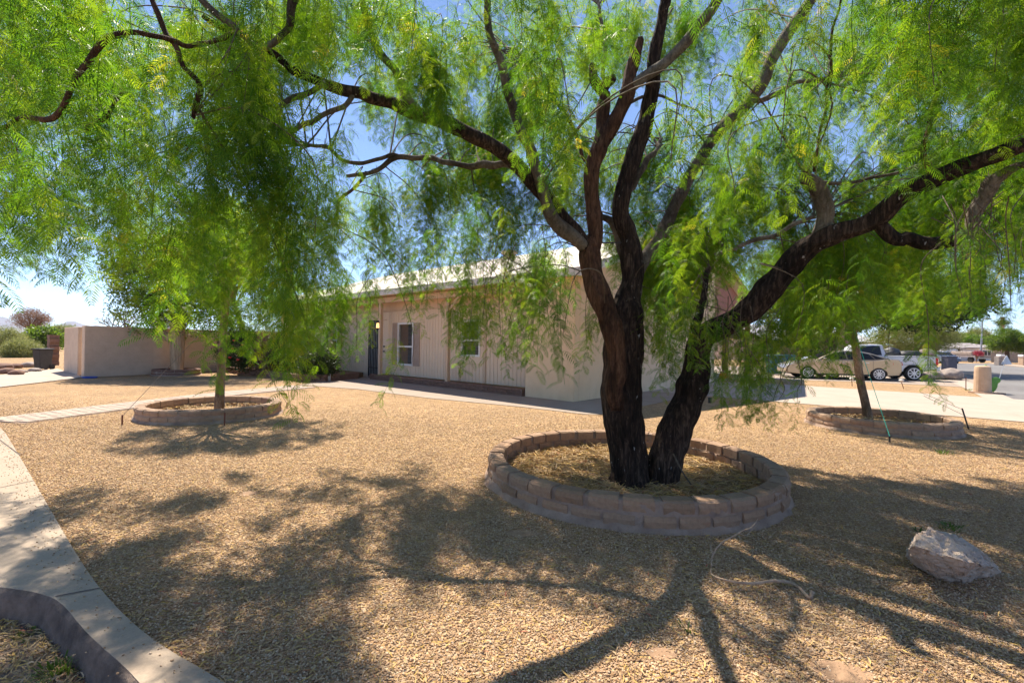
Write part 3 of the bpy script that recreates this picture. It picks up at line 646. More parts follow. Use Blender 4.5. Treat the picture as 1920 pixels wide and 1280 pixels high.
# pier and black bin left of the wall
a = D(100, 650, 24.5); a.z = 0
mb = MB(); pr = thing('block_pier', 'short brown block pier beyond the left end of the yard wall', 'pier', a)
for c in range(8):
    for k in range(2): mb = MB(); mb.box(a+wl*(k-.5)*.42*(1)+Vector((0, 0, .1+.2*c))+(wl*.1 if c % 2 else Vector()), .41, .4, .19, wl, wd); mb.build('block', M['block_dark'], pr)
bn = thing('wheelie_bin', 'black wheelie bin beside the short brown block pier at far left', 'bin', P(80, 693))
c = P(80, 693); mb = MB(); w2 = .17; mb.hexa([c+Vector(q) for q in ((-w2*.8, -.25, .05), (w2*.8, -.25, .05), (w2*.8, .25, .05), (-w2*.8, .25, .05), (-w2, -.32, .9), (w2, -.32, .9), (w2, .32, .9), (-w2, .32, .9))]); mb.build('bin_body', M['black_plastic'], bn, bevel=.02)
mb = MB(); mb.box(c+Vector((0, -.02, .935)), .40, .72, .06); mb.build('lid', M['black_plastic'], bn, bevel=.02)
for sx in (-1, 1): mb = MB(); mb.lathe(c+Vector((sx*.14, .28, .12)), [(.12, -.03), (.12, .03)], 14, Matrix.Rotation(math.pi/2, 3, 'Y')); mb.build('wheel', M['tyre'], bn)

# ================================================================== TREE RINGS
def ring(cx, cy, Rr, label, courses=2, Hh=.115, nb=34, m=M['block'], thick=.17, mound=.06, base=.03):
    t = thing('block_tree_ring', label, 'tree ring', (cx, cy, 0)); arc = 2*math.pi/nb
    ms = []
    for sd_i in range(4):
        r = random.Random(sd_i); mb = MB(); g = (.022 if m is M['block'] else .012)/Rr; seg = 3; V = []; prof = [(Rr-thick, 0), (Rr-thick, Hh-.018), (Rr-thick+.02, Hh-.004), (Rr-.03, Hh-.003), (Rr-.004, Hh-.022), (Rr+.006, Hh*.5), (Rr-.004, .008)]
        n = len(prof)
        for j in range(seg+1):
            a = -arc/2+g+(arc-2*g)*j/seg
            for q, z in prof: V.append(((q+r.uniform(-.006, .006))*math.cos(a), (q)*math.sin(a), z+r.uniform(-.003, .003)))
        Fc = [(j*n+k, j*n+(k+1) % n, (j+1)*n+(k+1) % n, (j+1)*n+k) for j in range(seg) for k in range(n)]+[tuple(range(n-1, -1, -1)), tuple(seg*n+k for k in range(n))]
        mb.add(V, Fc); ms.append(mb.mesh('block', m))
    for c in range(courses):
        for k in range(nb):
            o = place('block', ms[rnd.randrange(4)], t, (cx, cy, base+c*Hh+rnd.uniform(-.002, .004)), arc*(k+.5*(c % 2))+rnd.uniform(-.012, .012), (1+rnd.uniform(-.006, .006),)*2+(1,))
    # mortar core, slightly recessed, with a lumpy footing
    mb = MB(); N = 180; V = []; top = base+courses*Hh-.014
    pr_ = [(Rr-thick+.012, 0), (Rr-thick+.012, top), (Rr-.02, top), (Rr-.010, top-.03), (Rr-.008, base+.03), (Rr+.018, .035), (Rr+.05, -.01)]; n = len(pr_)
    for j in range(N):
        a = 2*math.pi*j/N
        for k, (q, z) in enumerate(pr_):
            jj = fbm((math.cos(a)*Rr*6, math.sin(a)*Rr*6, z*25+k)); rr = q+(.012*jj if k in (3, 4) else .028*jj if k >= 5 else 0); V.append((cx+rr*math.cos(a), cy+rr*math.sin(a), z+(.014*jj if k == 5 else 0)))
    mb.add(V, [(j*n+k, j*n+k+1, ((j+1) % N)*n+k+1, ((j+1) % N)*n+k) for j in range(N) for k in range(n-1)])
    mb.build('mortar', M['mortar'], t, smooth=True)
    mb = MB(); rr_ = Rr-thick+.02; Nr, Na = 14, 48; V = [(cx, cy, mound+.05)]
    for i in range(1, Nr+1):
        for j in range(Na):
            a = 2*math.pi*j/Na; q = rr_*i/Nr; x, y = cx+q*math.cos(a), cy+q*math.sin(a)
            V.append((x, y, mound*(1-.4*(i/Nr)**2)+.022*fbm((x*2.2, y*2.2, 0))))
    Fc = [(0, 1+j, 1+(j+1) % Na) for j in range(Na)]+[(1+i*Na+j, 1+(i+1)*Na+j, 1+(i+1)*Na+(j+1) % Na, 1+i*Na+(j+1) % Na) for i in range(Nr-1) for j in range(Na)]
    mb.add(V, Fc); mb.build('soil', M['ring_soil'] if m is M['block'] else M['gravel'], t, smooth=True)
    return t
R1 = (1.35, 5.33, 1.60)
ring(*R1, 'large two-course block ring full of straw around the big dark double trunk')
R2 = (-5.94, 9.26, 1.22)
ring(*R2, 'block ring around the young tree at left beside the paved path', nb=22, m=M['block_pale'], base=.02)
R3 = (7.2, 9.1, 1.2)
ring(*R3, 'weathered block ring around the young tree at right by the driveway', nb=22, m=M['block_pale'], base=.02)
R4 = (P(325, 703).x, P(325, 703).y+.2, .85)
ring(*R4, 'small reddish block ring around the dry saguaro in front of the yard wall', nb=12, Hh=.12, m=M['block_dark'], base=.01)

# ================================================================== BIG PEPPER TREE
tree = thing('pepper_tree', 'large pepper tree with dark forked double trunk and drooping feathery foliage', 'tree', (1.3, 4.95, .05))
def limb(parent, name, pts, m, sides=12, per=6, rough=.10, jag=7.0, label=None):
    """pts: (px, py, distance, radius in photo px at that distance)"""
    pp = [(D(a, b_, Y), r_*Y/F) for a, b_, Y, r_ in pts]; q, rr = cr(pp, per); mb = MB(); sx = rnd.uniform(0, 50)
    for i in range(1, len(q)-1):      # knees and small bends
        am = min(.022, .10/(8*rr[i]+1)*.35); f_ = 3.2 if rr[i] > .05 else 5.5
        am = am*.45 if rr[i] > .1 else am
        q[i] = q[i]+Vector((noise.noise(q[i]*f_+Vector((sx, 0, 0))), noise.noise(q[i]*f_+Vector((0, sx, 0))), noise.noise(q[i]*f_+Vector((0, 0, sx)))))*am*1.6
        rr[i] *= 1+.16*noise.noise(q[i]*6+Vector((sx, 3, 0)))
    acc = [0.0]
    for i in range(1, len(q)): acc.append(acc[-1]+(q[i]-q[i-1]).length)
    def wp(i, a, p): return 1+rough*fbm((math.cos(a)*2.2+sx, math.sin(a)*2.2, acc[i]*1.3))+rough*(.9*abs(noise.noise(Vector((math.cos(a)*jag, math.sin(a)*jag+sx, acc[i]*2.6))))+.35*noise.noise(Vector((math.cos(a)*3, math.sin(a)*3+sx, acc[i]*9))))
    mb.tube(q, rr, sides, warp=wp); o = mb.build(name, m, parent, smooth=True)
    if label: o['label'] = label
    LIMBS.append((q, rr)); return o
LIMBS = []
TB = 4.98
limb(tree, 'trunk', [(1182, 912, TB, 46), (1182, 894, TB, 36), (1181, 876, TB, 32), (1178, 850, TB, 33), (1170, 800, TB, 35), (1166, 740, TB, 35), (1168, 690, TB, 35), (1170, 650, TB, 34), (1172, 615, TB, 33), (1174, 590, TB, 30), (1176, 560, TB, 22), (1186, 520, TB, 19), (1184, 480, TB, 18), (1172, 430, TB, 16), (1166, 395, TB, 15.5), (1174, 340, TB, 15), (1190, 290, TB, 14.5), (1204, 240, TB, 14), (1217, 190, TB, 13), (1224, 140, TB-.05, 12), (1232, 80, TB-.1, 10), (1246, 10, TB-.2, 9), (1262, -80, TB-.3, 7)], M['bark'], 84, 14, .13, 9.0)
limb(tree, 'limb', [(1158, 770, TB-.17, 12), (1152, 735, TB-.2, 17), (1156, 700, TB-.22, 17), (1158, 660, TB-.22, 17), (1150, 620, TB-.18, 18), (1136, 580, TB-.14, 19), (1122, 545, TB-.1, 20), (1112, 510, TB-.06, 19), (1106, 470, TB, 18), (1114, 440, TB, 14.5), (1112, 400, TB, 13.5), (1108, 350, TB, 13.5), (1112, 310, TB, 14), (1126, 268, TB, 14), (1131, 240, TB, 12), (1132, 205, TB, 11), (1132, 178, TB-.02, 9.5), (1121, 158, TB-.03, 9.5), (1112, 145, TB-.04, 8), (1112, 122, TB-.05, 6)], M['bark_red'], 48, 12, .14, 8.0)
limb(tree, 'limb', [(1130, 190, TB, 8), (1136, 162, TB, 9), (1146, 150, TB, 8), (1149, 143, TB, 3)], M['bark_red'], 14, 5, .15)
limb(tree, 'limb', [(1126, 276, TB, 12), (1142, 250, TB-.02, 13), (1158, 222, TB-.05, 13.5), (1170, 190, TB-.08, 13.5), (1180, 160, TB-.1, 13), (1188, 130, TB-.1, 11.5), (1194, 100, TB-.1, 9.5), (1200, 72, TB-.1, 6)], M['bark_red'], 18, 6, .16, label='broken-off upright limb with splintered top')
limb(tree, 'limb', [(1180, 165, TB-.1, 10), (1205, 148, TB-.15, 9.5), (1235, 128, TB-.2, 9.5), (1268, 97, TB-.3, 9.5), (1300, 62, TB-.4, 9.5), (1325, 30, TB-.5, 10), (1348, -5, TB-.6, 9), (1380, -60, TB-.7, 8), (1440, -140, TB-.8, 6)], M['bark_grey'], 14, 6, .05)
limb(tree, 'limb', [(1108, 480, TB, 12), (1095, 458, TB-.02, 13), (1078, 432, TB-.08, 14), (1055, 408, TB-.14, 13), (1022, 368, TB-.22, 13), (988, 325, TB-.3, 13), (962, 300, TB-.36, 13), (925, 275, TB-.45, 13), (880, 252, TB-.55, 12.5), (832, 227, TB-.68, 12), (773, 210, TB-.8, 12), (719, 190, TB-.95, 11), (664, 175, TB-1.1, 10), (613, 160, TB-1.2, 9.5), (570, 141, TB-1.3, 8), (535, 118, TB-1.4, 6.5), (495, 88, TB-1.5, 5.5), (440, 62, TB-1.6, 5), (380, 30, TB-1.75, 4)], M['bark'], 16, 6, .12)
limb(tree, 'limb', [(1092, 462, TB-.05, 11), (1070, 444, TB-.16, 12), (1045, 420, TB-.24, 13), (1032, 402, TB-.3, 12), (1024, 372, TB-.32, 11), (1010, 330, TB-.35, 10.5), (995, 290, TB-.4, 10), (978, 255, TB-.45, 9.5), (964, 212, TB-.5, 9), (950, 165, TB-.6, 8.5), (932, 100, TB-.75, 7.5), (914, 32, TB-.9, 6.5), (900, -50, TB-1.1, 5.5)], M['bark_grey'], 14, 6, .05)
limb(tree, 'limb', [(775, 205, TB-.8, 8), (768, 186, TB-.83, 8.5), (742, 137, TB-.9, 7.5), (720, 104, TB-.95, 7), (705, 82, TB-1, 6.5), (690, 35, TB-1.1, 6), (680, -30, TB-1.3, 5)], M['bark_grey'], 12, 6, .05)
limb(tree, 'limb', [(968, 312, TB-.33, 7), (945, 305, TB-.32, 7), (914, 309, TB-.2, 7), (870, 312, TB-.1, 5.5), (832, 303, TB-.05, 5), (797, 295, TB, 5), (750, 297, TB, 5), (720, 308, TB, 4.5), (690, 322, TB, 4), (650, 330, TB, 3)], M['bark_grey'], 10, 6, .06)
limb(tree, 'limb', [(748, 293, TB, 4), (705, 299, TB, 4), (664, 305, TB, 3.6), (640, 294, TB, 3.4), (613, 277, TB, 3.4), (580, 273, TB, 3), (540, 266, TB, 2.5)], M['bark_grey'], 8, 5, .06)
limb(tree, 'limb', [(688, 322, TB, 3), (668, 352, TB, 3), (650, 365, TB, 3), (634, 380, TB, 3), (628, 400, TB, 2.5), (621, 422, TB, 2)], M['twig'], 8, 5, .1)
limb(tree, 'limb', [(613, 160, TB-1.2, 6), (575, 172, TB-1.3, 5), (545, 185, TB-1.35, 5), (520, 205, TB-1.4, 4), (505, 240, TB-1.45, 3)], M['bark_grey'], 8, 5, .1)
limb(tree, 'limb', [(660, 176, TB-1.1, 5), (640, 200, TB-1.15, 4.6), (600, 222, TB-1.2, 4.6), (560, 240, TB-1.25, 4.4), (528, 268, TB-1.3, 4), (518, 290, TB-1.3, 3)], M['bark_grey'], 8, 5, .1)
# limb running up to the right behind
limb(tree, 'limb', [(1190, 560, TB+.1, 9), (1198, 520, TB+.14, 11), (1212, 488, TB+.18, 11.5), (1240, 447, TB+.2, 11.5), (1270, 372, TB+.2, 11.5), (1287, 340, TB+.2, 10.5), (1305, 308, TB+.15, 10.5), (1345, 250, TB+.1, 10.5), (1390, 205, TB, 10.5), (1424, 164, TB-.05, 10.5), (1450, 108, TB-.15, 10.5), (1480, 55, TB-.25, 10), (1523, -3, TB-.4, 9.5), (1570, -80, TB-.5, 8)], M['bark_grey'], 14, 6, .08)
limb(tree, 'limb', [(1418, 190, TB, 4), (1445, 182, TB-.02, 5), (1467, 173, TB-.05, 4.5), (1495, 155, TB-.1, 4), (1530, 150, TB-.15, 3), (1580, 140, TB-.2, 2)], M['bark_grey'], 8, 5, .06)
limb(tree, 'limb', [(1172, 500, TB+.1, 8), (1160, 450, TB+.12, 8), (1148, 415, TB+.15, 7), (1125, 400, TB+.15, 5)], M['bark_grey'], 10, 5, .1)
limb(tree, 'limb', [(1165, 380, TB+.05, 6), (1190, 340, TB+.1, 6), (1207, 310, TB+.15, 6), (1230, 285, TB+.2, 5), (1240, 260, TB+.3, 3)], M['bark_grey'], 10, 5, .1)
limb(tree, 'limb', [(1098, 302, TB, 3.2), (1085, 265, TB, 3.4), (1060, 215, TB, 3.4), (1035, 175, TB, 3), (1010, 155, TB, 3), (985, 122, TB, 2.5), (965, 90, TB, 2)], M['bark_red'], 8, 5, .06)
limb(tree, 'limb', [(1133, 150, TB, 4), (1133, 90, TB, 3.6), (1128, 30, TB, 3), (1120, -30, TB, 2.5)], M['bark_grey'], 8, 5, .06)
limb(tree, 'limb', [(1175, 200, TB, 2.8), (1210, 182, TB, 3), (1245, 179, TB, 2.6), (1280, 195, TB, 2.2), (1320, 222, TB, 2)], M['bark_grey'], 6, 5, .06)
# second trunk and its long arm to the right
limb(tree, 'trunk', [(1240, 918, TB, 40), (1241, 902, TB, 31), (1243, 884, TB, 28), (1250, 850, TB, 29), (1266, 805, TB, 30), (1285, 765, TB, 29), (1298, 725, TB, 27), (1306, 690, TB, 24), (1310, 655, TB, 21), (1320, 630, TB-.05, 20), (1345, 615, TB-.15, 21), (1378, 600, TB-.25, 20), (1415, 572, TB-.35, 21), (1450, 532, TB-.45, 20), (1490, 488, TB-.55, 19.5), (1530, 455, TB-.68, 18), (1572, 435, TB-.8, 17), (1615, 420, TB-.92, 16.5), (1652, 400, TB-1.02, 17), (1692, 370, TB-1.15, 16), (1745, 340, TB-1.3, 15), (1815, 307, TB-1.45, 14.5), (1880, 283, TB-1.6, 14), (1950, 262, TB-1.75, 12), (2060, 240, TB-1.9, 12), (2200, 200, TB-2, 8)], M['bark'], 76, 14, .13, 9.0)
limb(tree, 'limb', [(1310, 650, TB, 15), (1304, 630, TB+.02, 12), (1305, 600, TB+.05, 8), (1318, 560, TB+.1, 6), (1330, 500, TB+.2, 4)], M['bark'], 12, 5, .1)
limb(tree, 'limb', [(1532, 452, TB-.68, 14), (1540, 430, TB-.7, 14), (1546, 400, TB-.72, 14), (1540, 375, TB-.74, 14), (1527, 352, TB-.76, 13), (1512, 338, TB-.78, 12), (1505, 322, TB-.8, 8)], M['bark_grey'], 16, 6, .14, label='sawn grey stub limb')
limb(tree, 'limb', [(1640, 412, TB-.98, 12), (1675, 440, TB-1.02, 11.5), (1705, 448, TB-1.08, 11), (1745, 455, TB-1.15, 11), (1785, 456, TB-1.22, 11), (1815, 450, TB-1.28, 12), (1832, 436, TB-1.3, 13)], M['bark'], 14, 6, .12)
limb(tree, 'limb', [(1828, 440, TB-1.3, 12), (1829, 405, TB-1.32, 12.5), (1838, 378, TB-1.35, 12.5), (1850, 350, TB-1.4, 12.5), (1866, 336, TB-1.45, 11), (1885, 322, TB-1.5, 9), (1920, 312, TB-1.6, 5)], M['bark_grey'], 14, 6, .08)
limb(tree, 'limb', [(1739, 342, TB-1.3, 5), (1737, 310, TB-1.3, 4.5), (1739, 262, TB-1.3, 4), (1748, 215, TB-1.32, 4), (1757, 178, TB-1.35, 3.6), (1770, 120, TB-1.4, 3.2), (1782, 72, TB-1.45, 3), (1750, 55, TB-1.45, 2.8), (1715, 38, TB-1.5, 2.6), (1690, 30, TB-1.5, 2)], M['bark_red'], 8, 5, .06)
limb(tree, 'limb', [(1527, 322, TB-.8, 2.6), (1540, 240, TB-.8, 2.8), (1551, 150, TB-.8, 2.8), (1565, 70, TB-.9, 2.4), (1580, -20, TB-1, 2)], M['bark_red'], 7, 5, .06)
limb(tree, 'limb', [(1540, 342, TB-.75, 4), (1580, 345, TB-.8, 3.2), (1640, 338, TB-.9, 2.8), (1700, 318, TB-1, 2.4), (1760, 285, TB-1.1, 2), (1830, 230, TB-1.2, 2)], M['bark_grey'], 7, 5, .06)
limb(tree, 'limb', [(1340, 478, TB+.2, 3), (1405, 455, TB+.1, 4), (1460, 436, TB, 4), (1500, 415, TB, 3.5), (1540, 398, TB, 2.4)], M['bark_grey'], 8, 5, .06)
# near limbs overhead at left
limb(tree, 'limb', [(-60, 262, 2.5, 3.5), (0, 235, 2.45, 4), (50, 222, 2.4, 4), (95, 215, 2.35, 5), (118, 190, 2.35, 4.6), (135, 160, 2.35, 4.8), (165, 112, 2.4, 5.5), (190, 85, 2.4, 6), (215, 68, 2.45, 6), (258, 60, 2.5, 5), (300, 68, 2.6, 4.5), (335, 78, 2.7, 4.5), (372, 84, 2.8, 4), (440, 62, TB-1.6, 4.5)], M['bark_red'], 10, 6, .08)
limb(tree, 'limb', [(280, -10, 2.7, 4.5), (296, 30, 2.7, 5), (315, 60, 2.7, 5), (328, 85, 2.7, 4.6), (338, 112, 2.7, 4.4), (355, 138, 2.7, 4), (372, 166, 2.7, 4.5), (366, 190, 2.7, 4.5), (362, 218, 2.7, 3)], M['bark_red'], 10, 6, .08)
limb(tree, 'limb', [(360, -20, 2.8, 6), (400, 20, 2.85, 6), (440, 52, 2.9, 5.5), (465, 82, 3, 5), (485, 105, 3.1, 4.5), (500, 125, 3.2, 3)], M['bark_grey'], 10, 6, .08)
limb(tree, 'limb', [(560, -40, 3.2, 9), (550, 0, 3.25, 8.5), (540, 45, 3.3, 7), (520, 70, 3.35, 6), (500, 85, 3.4, 6), (470, 110, 3.4, 4), (445, 140, 3.4, 3.4), (440, 160, 3.4, 2)], M['bark_grey'], 10, 6, .08)
limb(tree, 'limb', [(240, 175, 2.6, 3), (210, 205, 2.6, 3.5), (180, 235, 2.6, 3.5), (165, 245, 2.6, 2.5)], M['bark_red'], 7, 5, .08)
# thin support wire between the two stems
mb = MB(); mb.tube([D(1124, 455, TB), D(1192, 455, TB)], .008, 5); mb.build('support_wire', M['black'], tree)

# ---- hanging foliage sprays
def spray_mesh(seed, Ln=.62, leaves=16, lw=.0031, ll=.041, pairs=9, leaf_len=.20, yel=0):
    r = random.Random(seed); V = []; Fc = []; T = []
    def tri(pts, t):
        o = len(V); V.extend(pts); Fc.append(tuple(range(o, o+len(pts)))); T.extend([t]*len(pts))
    bend = r.uniform(-.12, .12); bend2 = r.uniform(-.12, .12)
    def stem(t): return Vector((bend*t*t, bend2*t*t, -Ln*t+.04*math.sin(3*t)))
    N = 8
    for i in range(N):
        a, b_ = stem(i/N), stem((i+1)/N); w_ = .0028*(1-.7*i/N)
        for d in (Vector((w_, 0, 0)), Vector((0, w_, 0))): tri([a-d, a+d, b_+d, b_-d], .15)
    for i in range(leaves):
        t = (i+.6)/leaves; p = stem(t); az = i*2.4+r.uniform(-.5, .5)
        out = Vector((math.cos(az), math.sin(az), 0)); sidev = Vector((-math.sin(az), math.cos(az), 0)); L = leaf_len*r.uniform(.75, 1.15)*(1-.25*t)
        droop = r.uniform(.7, 1.25); tone = min(max(r.gauss(.45, .22), 0), 1); q = p.copy(); ang = r.uniform(-.2, .25)
        roll = r.uniform(-.5, .5); ts = []
        for k in range(pairs+1):
            f = k/pairs; ang2 = ang-droop*1.25*f**.8; d = out*math.cos(ang2)+Vector((0, 0, math.sin(ang2))); nq = q+d*(L/pairs); ts.append((q.copy(), d, f)); 
            if k % 2 == 0: 
                w_ = .0012; tri([q-sidev*w_, q+sidev*w_, nq+d*(L/pairs)+sidev*w_*.5, nq+d*(L/pairs)-sidev*w_*.5], tone)
            q = nq
        for q, d, f in ts:
            nrm = d.cross(sidev).normalized(); sv = (sidev*math.cos(roll)+nrm*math.sin(roll)).normalized()
            l = ll*(.55+.9*math.sin(math.pi*min(f*.9+.12, 1)))*.9*r.uniform(.85, 1.1)
            for sg in (-1, 1):
                if f < .05: continue
                dd = (sv*sg*.86+d*.55+Vector((0, 0, -.22+r.uniform(-.15, .1)))).normalized(); wv = dd.cross(nrm).normalized()*lw*r.uniform(.8, 1.2)
                m1 = q+dd*l*.45+Vector((0, 0, -.0)); tip = q+dd*l+Vector((0, 0, -l*.16))
                tt = min(max(tone+r.uniform(-.12, .12), 0), 1)
                tri([q, m1+wv, tip, m1-wv], tt)
    me = bpy.data.meshes.new('spray'); me.from_pydata([tuple(v_) for v_ in V], [], Fc); me.materials.append(M['leaf'])
    a = me.attributes.new('tone', 'FLOAT', 'POINT'); a.data.foreach_set('value', T); me.update(); return me
SPR = protos('spray_source', [spray_mesh(i, Ln=[.62, .5, .75, .4, .66, .55][i]) for i in range(6)])

# density of foliage over the view (rows of 80 photo px, columns of 80), read off the photograph
ROWS = ["777778888877866888888888", "677778887888876667888888", "556788888888886778877888", "545787777777788887754888",
        "546787776665678888888888", "620787776534679889888866", "100377776422689888887641", "000044776214264788732310", "000002333121200272110000", "000000001000000001100000"]
def dens(px, py):
    if py < 0: return 3.5
    c = min(max(px/80-.5, 0), 22.99); r_ = min(max(py/80-.5, 0), 8.99); i, j = int(r_), int(c); fy, fx = r_-i, c-j
    g = lambda a, b_: int(ROWS[a][b_])
    return (g(i, j)*(1-fx)+g(i, j+1)*fx)*(1-fy)+(g(i+1, j)*(1-fx)+g(i+1, j+1)*fx)*fy
thick = []
for q, rr in LIMBS:
    for p, r_ in zip(q, rr):
        if r_ > .028: a = proj(p); thick.append((a[0], a[1], p.y, r_*F/p.y))
thick = np.array(thick)
def blocks_limb(px, py, Y):
    m_ = (np.abs(thick[:, 0]-px) < thick[:, 3]*.7+70/Y*1.0) & (py-150/Y < thick[:, 1]) & (py+230/Y > thick[:, 1]) & (thick[:, 2] > Y-.05)
    return m_.any()
spr_pts = []; clumps = []
def add_spray(p, sc=1.0, tilt=.16):
    spr_pts.append((p.x, p.y, p.z, rnd.gauss(0, tilt), rnd.gauss(0, tilt), rnd.uniform(0, 6.283), sc, rnd.randrange(6)))
# clumps of sprays along hidden branchlets
def clump_depth(px, py):
    k = rnd.random()
    if px < 170 and py < 500: return rnd.choice([rnd.uniform(2.0, 2.8), rnd.uniform(2.6, 4.5), rnd.uniform(4, 6.5), rnd.uniform(4, 6.5)])
    if px < 600: return rnd.uniform(2.5, 4.0) if k < .62 else rnd.uniform(4.4, 6.6)
    if py > 540: return rnd.uniform(3.3, 5.6)
    if py < 260: return rnd.uniform(2.6, 3.8) if k < .42 else rnd.uniform(6.0, 8.6)
    return rnd.uniform(2.8, 4.4) if k < .16 else rnd.uniform(5.1, 7.4)
tries = 0; target = 930
while len(clumps) < target and tries < 60000:
    tries += 1
    px, py = rnd.uniform(-160, 2080), rnd.uniform(-260, 760)
    d_ = dens(px, py)/9
    Y = clump_depth(px, py)
    if rnd.random() > d_**1.6*min(1, (Y/6.5)**1.3+.12): continue
    if px < 700 and rnd.random() < (.64 if 380 < px < 700 and py > 120 else .5 if py > 90 else .3): continue
    # clumps are ragged: large-scale noise opens gaps
    if fbm((px*.006, py*.006, Y*.5), 3) < -.08: continue
    p = D(px, py, Y)
    if p.z > 6.8 or p.z < 1.15: continue
    if Y > 7.3 and p.x < 0: continue
    if blocks_limb(px, py, Y) and rnd.random() < .93: continue
    clumps.append((p, px, py))
for p, px, py in clumps:
    n = rnd.randint(5, 9); rad = rnd.uniform(.14, .36)
    for k in range(n):
        a = rnd.uniform(0, 6.283); q = p+Vector((math.cos(a)*rad*rnd.random(), math.sin(a)*rad*rnd.random(), rnd.uniform(-.12, .38)))
        x2, y2 = proj(q); tip = proj(q-Vector((0, 0, .45)))
        if dens(tip[0], tip[1]) < 1.2 and rnd.random() < .85: continue
        if blocks_limb(x2, y2, q.y) and rnd.random() < .85: continue
        if q.y < 1.2: continue
        add_spray(q, rnd.uniform(.7, 1.1))
# canopy above and beyond the frame
for k in range(30):
    a = rnd.uniform(0, 6.283); q = math.sqrt(rnd.random())*6.2; x, y = 1.0+math.cos(a)*q, 4.2+math.sin(a)*q*.75; z = 6.4-.055*q*q+rnd.uniform(-.9, .6)
    if y < -1.5: continue
    p = Vector((x, y, z))
    if y > .6:
        px, py = proj(p)
        if py > -60: continue
    if fbm((x*.5, y*.5, 5), 3) < -.15: continue
    for j in range(3): add_spray(p+Vector((rnd.uniform(-.3, .3), rnd.uniform(-.3, .3), rnd.uniform(-.2, .2))), rnd.uniform(.8, 1.15))
# single long trailing sprays that reach low
def trail(px, y0, y1, Y, n=None, w_=10, sc=.8):
    n = n or max(2, int((y1-y0)/(22*4/Y)))
    pts = []
    for k in range(n):
        t = k/max(n-1, 1); q = D(px+rnd.gauss(0, w_*.4), y0+(y1-y0)*t, Y+rnd.uniform(-.08, .08)); add_spray(q, sc*rnd.uniform(.55, .85)*(1-.25*t)); pts.append(q)
    c_, r_ = cr([(D(px+rnd.gauss(0, 26), y0-45, Y+rnd.gauss(0, .2)), .0035), (D(px+rnd.gauss(0, 9), y0, Y), .003), (D(px+rnd.gauss(0, 5), (y0+y1)/2, Y), .003), (D(px, y1, Y), .002)], 5); TW.tube(c_, r_, 5, False)
TW = MB()
for a in ((668, 560, 655, 4.6), (600, 520, 610, 4.2), (640, 540, 640, 4.8), (575, 540, 600, 4.4), (540, 540, 620, 4.0), (690, 520, 600, 5), (790, 520, 570, 4.6), (880, 520, 620, 4.6), (868, 500, 560, 4.8), (925, 480, 560, 4.2), (950, 500, 600, 4.0), (985, 520, 625, 3.9), (965, 560, 640, 4.1), (1020, 470, 550, 4.6), (1060, 480, 560, 4.9), (1100, 560, 640, 5.3), (1260, 540, 620, 4.2), (1300, 520, 600, 4.0), (1240, 560, 640, 4.4), (1345, 560, 660, 4.0), (1380, 600, 690, 3.8), (1410, 640, 720, 4.1), (1440, 620, 730, 4.0), (1460, 705, 750, 4.3), (1495, 712, 750, 4.3), (1395, 650, 735, 4.4), (1545, 560, 640, 4.6), (1600, 560, 640, 4.8), (1740, 500, 700, 3.2), (1665, 610, 660, 5.2), (1555, 620, 670, 4.9), (1880, 480, 560, 3.4), (1800, 500, 570, 3.6), (480, 560, 640, 4.2), (420, 540, 620, 4.6), (905, 500, 600, 4.3), (940, 520, 640, 4.0), (1000, 520, 650, 3.9), (1012, 500, 600, 4.2), (800, 500, 560, 4.4), (770, 510, 585, 4.4), (1350, 600, 700, 3.9), (1365, 580, 680, 4.1), (1395, 600, 700, 3.9), (1405, 620, 730, 4.1), (1425, 690, 745, 4.1), (1450, 715, 750, 4.2), (1330, 560, 640, 4.2), (1415, 680, 760, 4.2), (1270, 480, 600, 4.3), (1290, 560, 650, 4.0), (1320, 600, 660, 3.9)):
    trail(*a)
for k in range(34):   # fine edge twigs hanging at the right against the sky
    trail(rnd.uniform(1780, 1930), rnd.uniform(400, 470), rnd.uniform(490, 590), rnd.uniform(2.8, 4), 3, 12, .6)
# near sprays at far left edge, big against the sky
for k in range(11): add_spray(D(rnd.uniform(-70, 100), rnd.uniform(230, 330), rnd.uniform(1.25, 1.8)), rnd.uniform(.5, .7), .3)
for k in range(24): add_spray(D(rnd.uniform(0, 170), rnd.uniform(290, 390), rnd.uniform(2.4, 3.2)), rnd.uniform(.5, .7), .25)
spr_pts = [s_ for s_ in spr_pts if s_[1] > .9 or s_[2] > 3.4 or s_[1] < -.2]
A_ = np.array(spr_pts)
scatter('crown', A_[:, :3], A_[:, 3:6], A_[:, 6], A_[:, 7].astype(int), SPR, tree)
# twigs that carry the clumps
limb_pts = [(p, r_) for q, rr in LIMBS for p, r_ in list(zip(q, rr))[::2] if p.z > 1.9]
for p, px, py in clumps:
    if rnd.random() < .55 or p.y < 2.6: continue
    c0 = [l for l in limb_pts if l[0].z < p.z+1.4]
    b_, r_ = min(c0, key=lambda l: (l[0]-p).length+abs(rnd.gauss(0, .45)))
    L_ = (p-b_).length
    if L_ < .15 or L_ > 3.0: continue
    top = p+Vector((0, 0, .3)); mid = (b_+top)/2+Vector((rnd.gauss(0, .1), rnd.gauss(0, .1), .12*L_)); r0 = min(r_*.6, .004+.0028*L_)
    q, rr = cr([(b_, r0), (mid+Vector((rnd.gauss(0, .05), 0, rnd.gauss(0, .05))), r0*.75), (top, r0*.5), (p+Vector((rnd.gauss(0, .06), rnd.gauss(0, .06), -.15)), .0025)], 5); TW.tube(q, rr, 5, False)
TW.build('twigs', M['twig'], tree, smooth=True, kind='stuff')

